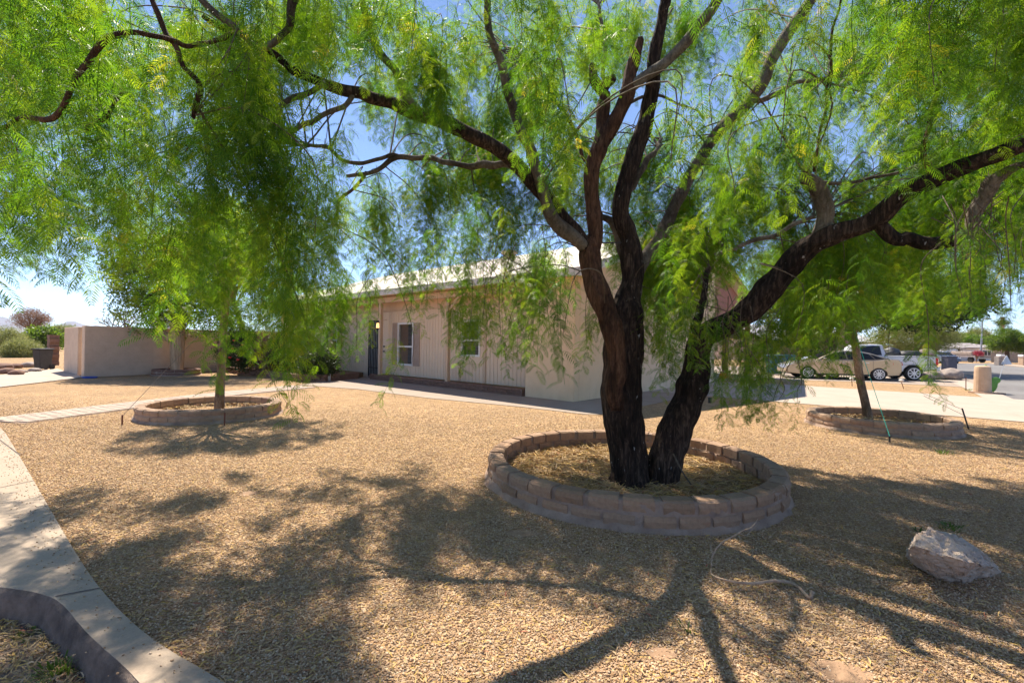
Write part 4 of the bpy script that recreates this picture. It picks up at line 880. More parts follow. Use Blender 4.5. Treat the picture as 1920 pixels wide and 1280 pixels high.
# ================================================================== YOUNG PEPPER TREES
def young(base, lean, label, cpos, crad, n, guys, cord=None, seed=1):
    global spr_pts
    rr_ = random.Random(seed); t = thing('young_pepper_tree', label, 'tree', base, group=None)
    top = base+lean; mb = MB(); q, rad = cr([(base-Vector((0, 0, .05)), .095), (base+lean*.08, .082), (base+lean*.35+Vector((rr_.gauss(0, .02), 0, 0)), .075), (base+lean*.7, .068), (top, .06)], 7)
    mb.tube(q, rad, 14, warp=lambda i, a, p: 1+.10*fbm((math.cos(a)*2, math.sin(a)*2, i*.35))); mb.build('trunk', M['bark_young'], t, smooth=True)
    mb = MB(); C_ = Vector(cpos)
    for k in range(22):
        a = rr_.uniform(0, 6.283); e = C_+Vector((math.cos(a)*crad[0]*.8*rr_.uniform(.3, 1), math.sin(a)*crad[1]*.8*rr_.uniform(.3, 1), crad[2]*rr_.uniform(-.1, .9)))
        q, rad = cr([(top-Vector((0, 0, rr_.uniform(0, .5))), .035), ((top+e)/2+Vector((0, 0, .3)), .02), (e, .007)], 5); mb.tube(q, rad, 6, False)
    mb.build('branches', M['bark_young'], t, smooth=True, kind='stuff')
    P_ = []
    while len(P_) < n:
        a = rr_.uniform(0, 6.283); ph = rr_.uniform(-1, 1); u_ = rr_.uniform(.35, 1)**.6; s_ = math.sqrt(1-ph*ph)
        d = Vector((math.cos(a)*s_*crad[0], math.sin(a)*s_*crad[1], ph*crad[2]))*u_; p = C_+d
        if fbm((p.x*1.1+seed, p.y*1.1, p.z*1.1), 3) < -.12: continue
        P_.append((p.x, p.y, p.z+.25, rr_.gauss(0, .2), rr_.gauss(0, .2), rr_.uniform(0, 6.28), rr_.uniform(.7, 1.05), rr_.randrange(6)))
    P_ = np.array(P_); scatter('crown', P_[:, :3], P_[:, 3:6], P_[:, 6], P_[:, 7].astype(int), SPR, t)
    return t
yl = P(410, 774, .08); yr = P(1628, 784, .08)
young(yl, Vector((.10, 0, 2.5)), 'young pepper tree with straight trunk in the left block ring', (yl.x+.5, yl.y+.2, 2.95), (1.65, 1.5, 1.1), 560, None, seed=3)
young(yr, Vector((-.42, 0, 2.2)), 'young pepper tree leaning left with teal cord in the right block ring', (yr.x-.25, yr.y+.3, 3.05), (2.3, 1.8, 1.0), 1150, None, seed=5)
# guy stakes and wires
def stake(base, h, lean, m, label, name='stake'):
    mb = MB(); mb.tube([base-Vector((0, 0, .05)), base+Vector((lean[0], lean[1], h))], .014, 6); return mb.build(name, m, label=label, cat='stake')
s1_ = P(229, 796); s2_ = P(421, 797); s3_ = P(538, 765); s4_ = P(1818, 805); s5_ = P(1668, 829)
stake(s1_, .17, (0, 0), M['rust'], 'rusty stake in the gravel left of the left block ring')
stake(s2_, .22, (0, 0), M['rust'], 'rusty stake at the front edge of the left block ring')
stake(s3_, .12, (0, 0), M['rust'], 'short rusty stake right of the left block ring')
stake(s4_, .40, (-.10, .05), M['black'], 'dark slanting stake with wire right of the right block ring')
stake(s5_, .10, (0, 0), M['black'], 'black stake holding the teal cord in front of the right block ring')
def cord(a, b_, m, label, r_=.004, cat='wire', name='guy_wire', sag=.0):
    mb = MB(); mb.tube([Vector(a), (Vector(a)+Vector(b_))/2-Vector((0, 0, sag)), Vector(b_)], r_, 5); mb.build(name, m, label=label, cat=cat)
cord(s1_+Vector((0, 0, .15)), yl+Vector((.05, 0, 2.0)), M['wire'], 'thin guy wire from the left stake up to the left young tree')
cord(s3_+Vector((0, 0, .1)), yl+Vector((.08, 0, 2.1)), M['wire'], 'thin guy wire from the short stake right of the left ring up to its tree')
cord(s2_+Vector((0, 0, .2)), yl+Vector((.06, 0, 2.0)), M['wire'], 'thin guy wire from the front stake up to the left young tree')
cord(s4_+Vector((-.1, .05, .38)), D(1725, 735, 8.9), M['wire'], 'upper thin guy wire from the dark slanting stake')
cord(s4_+Vector((-.05, .02, .25)), D(1732, 742, 8.9), M['wire'], 'lower thin guy wire from the dark slanting stake')
cord(s5_+Vector((0, 0, .1)), D(1592, 590, yr.y-.1), M['teal_cord'], 'bright teal cord from its black stake up to the right young tree', .005, 'cord', 'cord')

# ================================================================== OTHER PLANTS
def leafy(name, seed, n, size, m, spread=.22, narrow=.45):
    r = random.Random(seed); V = []; Fc = []; T = []
    for i in range(n):
        d = Vector((r.gauss(0, 1), r.gauss(0, 1), r.gauss(0, 1))).normalized(); p = d*spread*r.random()**.5; s_ = size*r.uniform(.6, 1.3)
        a = Vector((r.gauss(0, 1), r.gauss(0, 1), r.gauss(0, .6))).normalized(); b_ = a.cross(Vector((r.gauss(0, 1), r.gauss(0, 1), r.gauss(0, 1)))).normalized()*narrow; o = len(V)
        V.extend([p, p+a*s_*.5+b_*s_*.5, p+a*s_, p+a*s_*.5-b_*s_*.5]); Fc.append((o, o+1, o+2, o+3)); T.extend([min(max(r.gauss(.5, .25), 0), 1)]*4)
    me = bpy.data.meshes.new(name); me.from_pydata([tuple(v_) for v_ in V], [], Fc); me.materials.append(m); a = me.attributes.new('tone', 'FLOAT', 'POINT'); a.data.foreach_set('value', T); me.update(); return me
LF = {k: protos('leaf_source_'+k, [leafy('leaf_clump', 10+i, *args) for i in range(3)]) for k, args in dict(
    broad=(46, .085, M['leaf_far'], .26), dark=(60, .13, M['leaf_dark'], .4), green=(60, .16, M['leaf_far'], .45), pale=(80, .13, M['leaf_pale'], .45, .2), dry=(70, .12, M['leaf_dry'], .4, .2), shrub=(50, .06, M['leaf_dark'], .22), big=(60, .32, M['leaf_far'], .9), wisp=(60, .09, M['leaf_pale'], .3, .16)).items()}
def plant(name, label, cat, base, blobs, n, kind, sc=1.0, trunks=(), tm='bark_young', seed=1, group=None, nbr=14, br=.03, gap=-.15):
    r = random.Random(seed); t = thing(name, label, cat, base, group=group); mb = MB()
    for pts in trunks:
        q, rad = cr([(Vector(p[:3]), p[3]) for p in pts], 5); mb.tube(q, rad, 10, warp=lambda i, a, p: 1+.12*fbm((math.cos(a)*2, math.sin(a)*2, i*.4)))
    if trunks: mb.build('trunk', M[tm], t, smooth=True)
    mb = MB(); wsum = sum(b_[3]*b_[4]*b_[5] for b_ in blobs); PT = []
    o_ = Vector(trunks[0][-1][:3]) if trunks else Vector(base)+Vector((0, 0, .1))
    for cx, cy, cz, rx, ry, rz in blobs:
        k = int(n*rx*ry*rz/wsum); c = 0
        while c < k:
            d = Vector((r.gauss(0, 1), r.gauss(0, 1), r.gauss(0, 1))).normalized()*r.uniform(.3, 1)**.5
            p = Vector((cx+d.x*rx, cy+d.y*ry, cz+d.z*rz)); c += 1
            if p.z < .05 or fbm((p.x*1.6/rx+seed, p.y*1.6/rx, p.z*1.6/rx), 3) < gap: continue
            PT.append((*p, r.uniform(0, 6.28), r.uniform(0, 6.28), r.uniform(0, 6.28), sc*r.uniform(.6, 1.2), r.randrange(3)))
        for j in range(max(2, nbr//len(blobs))):
            d = Vector((r.gauss(0, 1), r.gauss(0, 1), r.gauss(.4, 1))).normalized(); e = Vector((cx+d.x*rx*.85, cy+d.y*ry*.85, cz+d.z*rz*.85)); q, rad = cr([(o_, br), ((o_+e)/2+Vector((0, 0, rz*.15)), br*.6), (e, br*.2)], 4); mb.tube(q, rad, 5, False)
    mb.build('branches', M[tm], t, smooth=True, kind='stuff')
    PT = np.array(PT); scatter('crown', PT[:, :3], PT[:, 3:6], PT[:, 6], PT[:, 7].astype(int), LF[kind], t); return t
def at(px, py, Y): return tuple(D(px, py, Y))
def blob(px, py, Y, rpx, rpy, depth=None): c = D(px, py, Y); return (*c, rpx*Y/F, depth or rpx*Y/F, rpy*Y/F)
def gnd(px, Y): p = D(px, 650, Y); return Vector((p.x, p.y, 0))
# broad-leaf tree by the yard wall, behind the left young tree
b0 = gnd(452, 20.3)
plant('shade_tree', 'small-leaved green tree standing between the yard wall and the porch bed', 'tree', b0, [blob(330, 520, 19, 120, 80, 1.8), blob(275, 580, 18.6, 66, 46, 1.2), blob(260, 480, 19, 60, 60, 1.2), blob(420, 460, 20, 120, 100, 1.8), blob(380, 590, 19.5, 70, 40, 1.3)], 2300, 'broad', 1.35, [[(*b0, .14), (b0.x+.1, b0.y, 1.6, .12), (b0.x-.3, b0.y, 3.0, .09)]], seed=4, nbr=26)
# shrubs in the porch bed
for i, (px, py, Y, rx, ry, k, lb) in enumerate([(455, 655, 19.5, 46, 42, 'shrub', 'reddish-flowered dark shrub at the left end of the porch bed'), (545, 660, 19.0, 40, 45, 'shrub', 'brownish shrub under the far porch window'), (598, 682, 17.6, 34, 28, 'shrub', 'dark rounded shrub at the corner of the porch bed'), (505, 665, 19.6, 26, 40, 'dry', 'dry brown shrub between two dark shrubs in the porch bed')]):
    b0 = gnd(px, Y); b0.z = .2; t = plant('shrub', lb, 'shrub', b0, [blob(px, py, Y, rx, ry)], 430 if k != 'dry' else 200, k, 1.2, seed=20+i, gap=-.3)
    if i == 0:
        for j, (fx, fy) in enumerate(((439, 640), (431, 672), (446, 676), (436, 655), (455, 648))): mb = MB(); c = D(fx, fy, Y-1.1); mb.lathe(c, [(.01, 0), (.07, .04), (.05, .07)], 6); mb.build('flower', M['flower'], t)
# saguaro in its ring
b0 = Vector((R4[0], R4[1], .05)); sg = thing('saguaro', 'dry ribbed saguaro with one raised arm in the small reddish ring', 'cactus', b0)
def ribbed(q, rad, name, parent):
    mb = MB(); mb.tube(q, rad, 40, warp=lambda i, a, p: 1+.10*math.cos(a*14)+.06*fbm((p.x*2, p.y*2, p.z*2))); mb.build(name, M['saguaro'], parent, smooth=True)
q, rad = cr([((b0.x, b0.y, .03), .20), ((b0.x, b0.y, .9), .24), ((b0.x, b0.y, 1.7), .25), ((b0.x+.02, b0.y, 2.6), .22), ((b0.x+.03, b0.y, 3.1), .12)], 5); ribbed(q, rad, 'trunk', sg)
Ys = b0.y; q, rad = cr([(D(328, 636, Ys), .15), (D(316, 633, Ys), .16), (D(305, 625, Ys), .16), (D(301, 612, Ys), .14), (D(300, 592, Ys), .13)], 5); ribbed(q, rad, 'arm', sg)
mb = MB(); c = D(311, 608, 27); mb.box(c, 1.1, .9, 1.1); mb.tube([Vector((c.x, c.y, 0)), c], .06, 6); mb.build('cooler_box', M['galv'], label='grey cooler unit showing over the yard wall beside the saguaro arm', cat='cooler')
# plants over the wall, far left
b0 = gnd(225, 42); r9 = random.Random(5); t = thing('bare_tree', 'leafless dark tree standing behind the yard wall', 'tree', b0); mb = MB()
def fork(p, d, l, r_, n):
    e = p+d*l; mb.tube([p, (p+e)/2+Vector((r9.gauss(0, .05*l), 0, r9.gauss(0, .05*l))), e], [r_, r_*.85, r_*.65], 5, False)
    if n:
        for k in range(r9.choice([2, 3])): fork(e, (d+Vector((r9.gauss(0, .55), r9.gauss(0, .4), r9.gauss(.05, .35)))).normalized(), l*.72, r_*.62, n-1)
for k in range(3): fork(b0+Vector((k*.2, 0, 0)), Vector((r9.gauss(0, .15), 0, 1)).normalized(), 1.4, .13, 5)
mb.build('trunk', M['twig'], t)
plant('dry_tree', 'reddish brown dry tree rising above the bushes at far left', 'tree', gnd(58, 75), [blob(58, 598, 75, 22, 18), blob(36, 600, 75, 11, 10), blob(80, 602, 75, 12, 12)], 230, 'dry', 2.0, [[(*gnd(58, 75), .5), at(58, 620, 75)+(.35,)]], 'twig', 6, br=.15, gap=-.35)
for i, (px, py, Y, rx, ry, k, lb) in enumerate([(8, 640, 40, 40, 40, 'pale', 'pale yellow-green desert bush at the left edge of the view'), (40, 655, 33, 32, 30, 'pale', 'grey-green bush in front of the dry tree at far left'), (85, 630, 48, 30, 24, 'green', 'darker green bush just left of the yard wall'), (-60, 640, 30, 60, 45, 'green', 'large bush outside the left edge'), (118, 622, 60, 22, 18, 'pale', 'pale bush peeking over the left end of the yard wall')]):
    if px < -20: continue
    plant('desert_bush', lb, 'bush', gnd(px, Y), [blob(px, py+6, Y, rx*.8, ry*.7)], 420, k, 1.2*Y/38, seed=30+i, gap=-.3, br=.06)
# ---- right side: neighbour's big trees
def trk(px, y0, y1, Y, r0, px2=None, r1=None): a = gnd(px, Y); b_ = D(px2 or px, y1, Y); return [(*a, r0), (*((a+b_)/2+Vector((rnd.gauss(0, .1), 0, 0))), (r0+(r1 or r0*.7))/2), (*b_, r1 or r0*.7)]
plant('big_tree', 'big dark-leaved tree with pruned grey trunk behind the pale sedan', 'tree', gnd(1552, 34), [blob(1550, 560, 34, 110, 52), blob(1480, 590, 35, 60, 30), blob(1500, 640, 37, 60, 22)], 1100, 'dark', 1.5, [trk(1552, 0, 625, 34, .50, 1556), [(*D(1554, 660, 34), .35), (*D(1540, 635, 33.6), .3), (*D(1527, 612, 33.5), .22)], [(*D(1556, 665, 34), .3), (*D(1568, 635, 33.6), .22), (*D(1577, 605, 33.5), .14)]], 'bark_young', 41, br=.12)
plant('big_tree', 'second big dark tree with wide crown above the pickup truck', 'tree', gnd(1588, 31), [blob(1680, 575, 32, 130, 42), blob(1780, 560, 33, 70, 38), blob(1620, 540, 32, 90, 50)], 1300, 'dark', 1.5, [trk(1588, 0, 600, 31, .55, 1592, .45), [(*D(1592, 620, 31), .3), (*D(1640, 603, 31), .24), (*D(1700, 590, 31), .16)]], 'bark_young', 42, br=.12)
plant('palo_verde', 'airy pale green palo verde tree behind the pickup bed', 'tree', gnd(1705, 36), [blob(1715, 635, 36, 62, 34), blob(1750, 620, 36, 40, 22), blob(1670, 640, 36, 36, 26)], 700, 'pale', 1.5, [[(*gnd(1700, 36), .16), (*D(1715, 650, 36), .13), (*D(1745, 620, 36), .08)], [(*gnd(1697, 36), .13), (*D(1688, 655, 36), .1), (*D(1670, 640, 36), .06)]], 'bark_young', 43, br=.06, gap=-.05)
for i, (px, py, Y, rx, ry, k, lb) in enumerate([(1780, 637, 95, 34, 12, 'big', 'low green tree above the grey far roof'), (1820, 640, 100, 20, 9, 'big', 'small green tree right of the low one above the far roof'), (1836, 634, 110, 18, 15, 'pale', 'hazy brown-green tree behind the street lamp'), (1500, 668, 40, 30, 22, 'green', 'green bush left of the pruned trunk')]):
    plant('far_tree', lb, 'tree', gnd(px, Y), [blob(px, py, Y, rx, ry)], 260, k, (.95 if k == 'big' else 3.0 if k == 'pale' else 1.5), [trk(px, 0, py, Y, .25)], 'twig', 50+i, gap=-.4, br=.1)
plant('street_tree', 'round bright green tree on the far corner right of the street lamp', 'tree', gnd(1888, 62), [blob(1884, 636, 62, 25, 20), blob(1868, 645, 62, 13, 12), blob(1900, 648, 62, 14, 12)], 520, 'big', .55, [trk(1888, 0, 655, 62, .3)], 'twig', 61, gap=-.35, br=.1)
plant('street_tree', 'green tree at the right edge behind the far corner', 'tree', gnd(1935, 60), [blob(1938, 648, 60, 22, 18)], 240, 'big', .55, [trk(1935, 0, 660, 60, .25)], 'twig', 62, gap=-.4, br=.1)
# palm
b0 = gnd(1880, 130); pm_ = thing('fan_palm', 'tall fan palm above the round street tree', 'palm', b0); mb = MB(); top = D(1880, 594, 130); mb.tube([b0, (b0+top)/2, top], [.5, .4, .45], 8)
mb.build('trunk', M['bark_young'], pm_); mb = MB(); rp = random.Random(3)
for k in range(70):
    a = rp.uniform(0, 6.28); e = rp.uniform(-1.3, 1.2); d = Vector((math.cos(a)*math.cos(e), math.sin(a)*math.cos(e), math.sin(e))); c = top+d*rp.uniform(.8, 1.2)+Vector((0, 0, -.3 if e < 0 else .4)); s_ = d.cross(Vector((0, 0, 1))).normalized()
    for j in range(7): f = (j-3)/3; mb.add([c, c+(d+s_*f*.8).normalized()*1.5+s_*.08, c+(d+s_*f*.8).normalized()*1.5-s_*.08], [(0, 1, 2)])
mb.build('fronds', M['leaf_far'], pm_, kind='stuff')

# ================================================================== RIGHT-HAND THINGS
vd = Vector((.85, -.527, 0)).normalized()
def veh_profile(mb, prof, W, inset):     # prof in (x, z); side silhouettes lofted across the width
    n = len(prof); zs = [z for _, z in prof]; zm = max(zs); V = []
    ys = [-1, -.94, -.75, 0, .75, .94, 1]
    for y in ys:
        k = abs(y); sh = 0 if k < .9 else (.012 if k < .97 else .05)
        for x, z in prof:
            zz = z-(sh*.9 if z > .55 else -sh*.4 if z < .35 else 0); xx = x*(1-.012*(k > .9)-.02*(k > .97)) if abs(x) > 1.9 else x
            V.append((xx, y*W/2, zz-(.02*k*k if z > .7 else 0)))
    Fc = [(i*n+k, i*n+(k+1) % n, (i+1)*n+(k+1) % n, (i+1)*n+k) for i in range(len(ys)-1) for k in range(n)]+[tuple(range(n)), tuple((len(ys)-1)*n+k for k in range(n-1, -1, -1))]
    mb.add(V, Fc)
def arch(cx, r_, z0, n=9): return [(cx+r_*math.cos(a), z0+r_*math.sin(a)) for a in [math.pi-math.pi*i/(n-1) for i in range(n)]]
def wheel(parent, x, y, r_, w_, style='alloy', spokes=10):
    sgn = -1 if y < 0 else 1; RX = Matrix.Rotation(math.pi/2, 3, 'X'); mb = MB(); mb.lathe((x, y, r_), [(r_*.72, -w_/2), (r_*.94, -w_/2), (r_, -w_*.35), (r_, w_*.35), (r_*.94, w_/2), (r_*.72, w_/2)], 28, RX)
    wh = mb.build('wheel', M['tyre'], parent, smooth=False); mb = MB(); yo = y+sgn*(w_/2+.006)
    mb.lathe((x, yo, r_), [(r_*.70, -.01), (r_*.72, .012), (r_*.64, .012), (r_*.62, -.004)], 28, RX, cap=False)
    for k in range(spokes):
        a = 2*math.pi*k/spokes; d = Vector((math.cos(a), 0, math.sin(a))); s_ = Vector((-math.sin(a), 0, math.cos(a))); c = Vector((x, yo+sgn*.012, r_)); mb.box(c+d*r_*.38, r_*.56, .012, r_*.12, d, Vector((0, 1, 0)), s_)
    mb.lathe((x, yo+sgn*.01, r_), [(r_*.16, -.012), (r_*.14, .012)], 14, RX); mb.build('rim', M['rim'], wh, origin=(0, 0, 0))
def root_place(t, loc, ang): t.location = loc; t.rotation_euler = (0, 0, ang)
# sedan: built nose towards -x, near side is -y
def make_sedan(label, paint, loc, ang):
    t = thing('sedan', label, 'car'); L = 2.55; wb = 1.52
    prof = [(-2.5, .30), (-2.52, .52), (-2.42, .70), (-2.1, .82), (-1.5, .94), (-1.1, .98), (0, 1.0), (1.4, 1.02), (1.95, 1.08), (2.42, 1.05), (2.52, .92), (2.5, .45), (2.4, .28)]
    prof += [(wb+.40, .25)]+arch(wb, .37, .30)[::-1]+[(wb-.40, .22), (-wb+.40, .22)]+arch(-wb, .37, .30)[::-1]+[(-wb-.40, .24)]
    mb = MB(); veh_profile(mb, prof, 1.8, 0); body = mb.build('body', paint, t, smooth=False)
    bm = bmesh.new(); bm.from_mesh(body.data); bmesh.ops.triangulate(bm, faces=[f for f in bm.faces if len(f.verts) > 4]); bm.to_mesh(body.data); bm.free()
    gp = [(-1.15, .97), (-.35, 1.38), (.15, 1.45), (.75, 1.44), (1.25, 1.34), (2.05, 1.06)]; mb = MB(); V = []
    for y in (-1, -.9, 0, .9, 1):
        for x, z in gp: k = (z-.97)/.48; V.append((x, y*(.86-.22*k), z-(.03 if abs(y) == 1 else 0)))
    n = 6; mb.add(V, [(i*n+k, i*n+k+1, (i+1)*n+k+1, (i+1)*n+k) for i in range(4) for k in range(n-1)]+[tuple(range(n)), tuple(4*n+k for k in range(n-1, -1, -1))]); mb.build('roof', paint, t, smooth=False)
    def sidew(pts, nm):
        for sg_ in (-1, 1):
            mb = MB(); q = [(x, sg_*((.86-.22*((z-.97)/.48))+.008-.0), z) for x, z in pts]; mb.add(q, [tuple(range(len(q)))]); o = mb.build(nm, M['car_glass'], t)
    sidew([(-.95, 1.02), (-.30, 1.33), (.12, 1.39), (.18, 1.02)], 'window'); sidew([(.23, 1.02), (.20, 1.39), (.72, 1.38), (1.15, 1.29), (1.38, 1.04)], 'window'); sidew([(1.42, 1.05), (1.22, 1.27), (1.32, 1.26), (1.78, 1.07)], 'window')
    mb = MB(); mb.add([(-1.10, -.74, 1.012), (-.38, -.60, 1.392), (-.38, .60, 1.392), (-1.10, .74, 1.012)], [(0, 1, 2, 3)]); mb.build('windscreen', M['car_glass'], t)
    mb = MB(); mb.add([(1.28, -.6, 1.345), (1.98, -.68, 1.10), (1.98, .68, 1.10), (1.28, .6, 1.345)], [(0, 1, 2, 3)]); mb.build('rear_window', M['car_glass'], t)
    for x in (-wb, wb):
        for y in (-.80, .80): wheel(t, x, y, .325, .22)
    for y in (-1, 1):
        mb = MB(); mb.hexa([(-2.44, y*.60, .62), (-2.05, y*.84, .66), (-2.05, y*.87, .68), (-2.46, y*.84, .62), (-2.40, y*.60, .72), (-1.95, y*.80, .80), (-1.95, y*.885, .78), (-2.36, y*.86, .72)]); mb.build('headlight', M['clear_lamp'], t)
        mb = MB(); mb.hexa([(2.1, y*.80, .80), (2.50, y*.70, .78), (2.54, y*.80, .78), (2.1, y*.905, .80), (2.1, y*.80, .96), (2.46, y*.7, .96), (2.50, y*.82, .95), (2.1, y*.900, .93)]); mb.build('taillight', M['red_lamp'], t)
        mb = MB(); mb.box((-.80, y*.98, 1.02), .12, .2, .13); mb.build('mirror', paint, t, bevel=.03)
        for x in (.05, 1.02): mb = MB(); mb.box((x, y*.905, .86), .17, .03, .03); mb.build('door_handle', M['rim'], t)
        for x in (-.95, .20, 1.28):
            mb = MB(); mb.box((x, y*.8985, .62), .012, .008, .68); mb.build('door_seam', M['black'], t)
        mb = MB(); mb.box((0, y*.895, .27), 2.3, .03, .06); mb.build('sill', M['black_plastic'], t)
    mb = MB(); mb.box((0, 0, .32), 4.5, 1.2, .2); mb.build('underbody', M['black_plastic'], t)
    root_place(t, loc, ang); return t
fw = P(1508, 709.5); rw = P(1652, 714); dv = (rw-fw).normalized(); mid = (fw+rw)/2+Vector((-dv.y, dv.x, 0))*.8
make_sedan('champagne sedan parked across the neighbour driveway with its nose left', M['gold'], (mid.x, mid.y, 0), math.atan2(dv.y, dv.x))
# pickup
def make_pickup(label, paint, loc, ang):
    t = thing('pickup_truck', label, 'truck'); wb = 1.75
    prof = [(-2.7, .45), (-2.72, .95), (-2.6, 1.08), (-1.5, 1.18), (-.9, 1.2), (.55, 1.2), (.62, 1.24), (2.72, 1.24), (2.74, .66), (2.3, .60)]
    prof += [(wb+.48, .55)]+arch(wb, .46, .45)[::-1]+[(wb-.48, .5), (-wb+.48, .5)]+arch(-wb, .44, .42)[::-1]+[(-wb-.46, .45)]
    mb = MB(); veh_profile(mb, prof, 1.95, 0); body = mb.build('body', paint, t)
    bm = bmesh.new(); bm.from_mesh(body.data); bmesh.ops.triangulate(bm, faces=[f for f in bm.faces if len(f.verts) > 4]); bm.to_mesh(body.data); bm.free()
    gp = [(-1.1, 1.18), (-.45, 1.74), (0, 1.80), (.5, 1.78), (.62, 1.18)]; mb = MB(); V = []
    for y in (-1, -.9, 0, .9, 1):
        for x, z in gp: k = (z-1.18)/.6; V.append((x, y*(.93-.2*k), z-(.03 if abs(y) == 1 else 0)))
    n = 5; mb.add(V, [(i*n+k, i*n+k+1, (i+1)*n+k+1, (i+1)*n+k) for i in range(4) for k in range(n-1)]+[tuple(range(n)), tuple(4*n+k for k in range(n-1, -1, -1))]); mb.build('cab', paint, t)
    for y in (-1, 1):
        mb = MB(); q = [(x, y*(.93-.2*(z-1.18)/.6+.01), z) for x, z in ((-.85, 1.24), (-.42, 1.66), (.10, 1.72), (.38, 1.70), (.42, 1.24))]; mb.add(q, [tuple(range(5))]); mb.build('window', M['car_glass'], t)
        mb = MB(); mb.box((2.70, y*.92, .98), .10, .14, .36); mb.build('taillight', M['red_lamp'], t)
        mb = MB(); mb.box((.9, y*.985, .80), 3.5, .012, .03); mb.build('body_moulding', M['galv'], t)
        mb = MB(); mb.box((1.62, y*.93, 1.27), 2.15, .08, .05); mb.build('bed_rail', M['black_plastic'], t)
    for x in (-wb, wb):
        for y in (-.86, .86): wheel(t, x, y, .37, .26, spokes=8)
    mb = MB(); mb.box((2.80, 0, .60), .16, 1.8, .18); mb.build('bumper', M['rim'], t, bevel=.02)
    mb = MB(); mb.box((2.85, -.62, .62), .03, .32, .15); mb.build('number_plate', M['white'], t)
    mb = MB(); mb.box((0, 0, .5), 4.6, 1.3, .2); mb.build('underbody', M['black_plastic'], t)
    root_place(t, loc, ang); return t
pw = P(1706, 713.5); pw = pw+dv*.15; mid = pw-dv*1.75+Vector((-dv.y, dv.x, 0))*.95
make_pickup('white pickup truck with loaded bed parked behind the champagne sedan', M['white_car'], (mid.x, mid.y, 0), math.atan2(dv.y, dv.x))
bc = pw+Vector((-dv.y, dv.x, 0))*.95
def lump(name, c, r_, sq, m, label, cat, seed=0, rot=0):
    bm = bmesh.new(); bmesh.ops.create_icosphere(bm, subdivisions=3, radius=1)
    for v_ in bm.verts:
        v_.co *= 1+.22*fbm(v_.co*1.3+Vector((seed, 0, 0)), 4); v_.co = Vector((v_.co.x*r_*sq[0], v_.co.y*r_*sq[1], v_.co.z*r_*sq[2]))
    me = bpy.data.meshes.new(name); bm.to_mesh(me); bm.free(); me.materials.append(m); me.polygons.foreach_set('use_smooth', [True]*len(me.polygons))
    o = bpy.data.objects.new(name, me); COL.objects.link(o); o.location = c; o.rotation_euler = (0, 0, rot); return tag(o, label, cat)
ang = math.atan2(dv.y, dv.x)
lump('sack', bc+dv*-.55+Vector((0, 0, 1.40)), .34, (1.1, 1, .75), M['black_plastic'], 'black bulging sack at the front of the pickup bed', 'sack', 1, ang)
lump('cargo_bundle', bc+dv*.25+Vector((0, 0, 1.32)), .45, (1.3, 1, .45), M['black_plastic'], 'dark flat bundle in the middle of the pickup bed', 'bundle', 2, ang)
lump('sack', bc+dv*.95+Vector((0, -.1, 1.42)), .30, (1.0, .8, .7), M['rock_grey'], 'pale grey-brown sack at the tail of the pickup bed', 'sack', 3, ang)
# blue-grey car bonnet behind the sedan
make_sedan('blue-grey car mostly hidden behind the champagne sedan', M['blue_car'], (gnd(1612, 31).x, 31, 0), ang)
# boulders, low stones, pillar, beige mailbox pillar, cactus
def boulder(name, c, sx, sy, sz, label, m=M['rock_grey'], seed=0, cat='boulder', rot=0, sub=3):
    return lump(name, Vector(c)+Vector((0, 0, sz*.75)), 1, (sx, sy, sz), m, label, cat, seed, rot)
boulder('boulder', P(1784, 712), .52, .45, .34, 'round grey boulder at the foot of the dark grey pillar', seed=4)
boulder('boulder', P(1752, 711), .55, .4, .27, 'flat brown boulder under the tail of the pickup', seed=5)
boulder('boulder', P(1738, 711), .35, .35, .22, 'smaller brown boulder left of the flat one under the pickup tail', seed=6)
c = P(1782, 709)+Vector((.3, .4, 0)); pl_ = thing('grey_pillar', 'square dark grey pillar behind the round boulder at the kerb', 'pillar', c)
mb = MB(); mb.box(c+Vector((0, 0, .58)), .50, .45, 1.16); mb.build('shaft', M['slate'], pl_, bevel=.015); mb = MB(); mb.box(c+Vector((0, 0, 1.19)), .54, .49, .06); mb.build('cap', M['slate'], pl_, bevel=.01)
c = P(1842, 737); bp_ = thing('mailbox_pillar', 'beige tapered stucco pillar with rounded top by the driveway mouth', 'pillar', c)
mb = MB(); mb.lathe(c, [(.25, 0), (.245, .05), (.225, .88), (.215, .96), (.16, .995), (.04, 1.005)], 20); mb.build('shaft', M['beige'], bp_, smooth=False); mb = MB(); mb.box(c+Vector((.05, -.1, .02)), .75, .6, .06); mb.build('plinth', M['block_pale'], bp_)
c = c+Vector((.42, .15, 0)); ca = thing('prickly_pear', 'bright green prickly pear with flat pads behind the beige pillar', 'cactus', c)
def pad(p, w_, h_, yaw, tilt):
    mb = MB(); V = []; N = 14; Rm = Matrix.Rotation(yaw, 3, 'Z') @ Matrix.Rotation(tilt, 3, 'Y')
    for th, sc in ((-.03, .8), (-.015, 1), (.015, 1), (.03, .8)):
        for k in range(N): a = 2*math.pi*k/N; V.append(Vector(p)+Rm @ Vector((math.cos(a)*w_/2*sc, th, h_/2+math.sin(a)*h_/2*sc)))
    mb.add(V, [(i*N+k, i*N+(k+1) % N, (i+1)*N+(k+1) % N, (i+1)*N+k) for i in range(3) for k in range(N)]+[tuple(range(N-1, -1, -1)), tuple(3*N+k for k in range(N))]); mb.build('pad', M['cactus'], ca, smooth=True)
pad(c, .30, .55, -.3, .25); pad(c+Vector((.02, 0, .42)), .24, .30, -.3, 1.3); pad(c+Vector((-.05, .02, .5)), .22, .36, .2, .1); pad(c+Vector((-.1, .1, .75)), .18, .28, 0, .2)
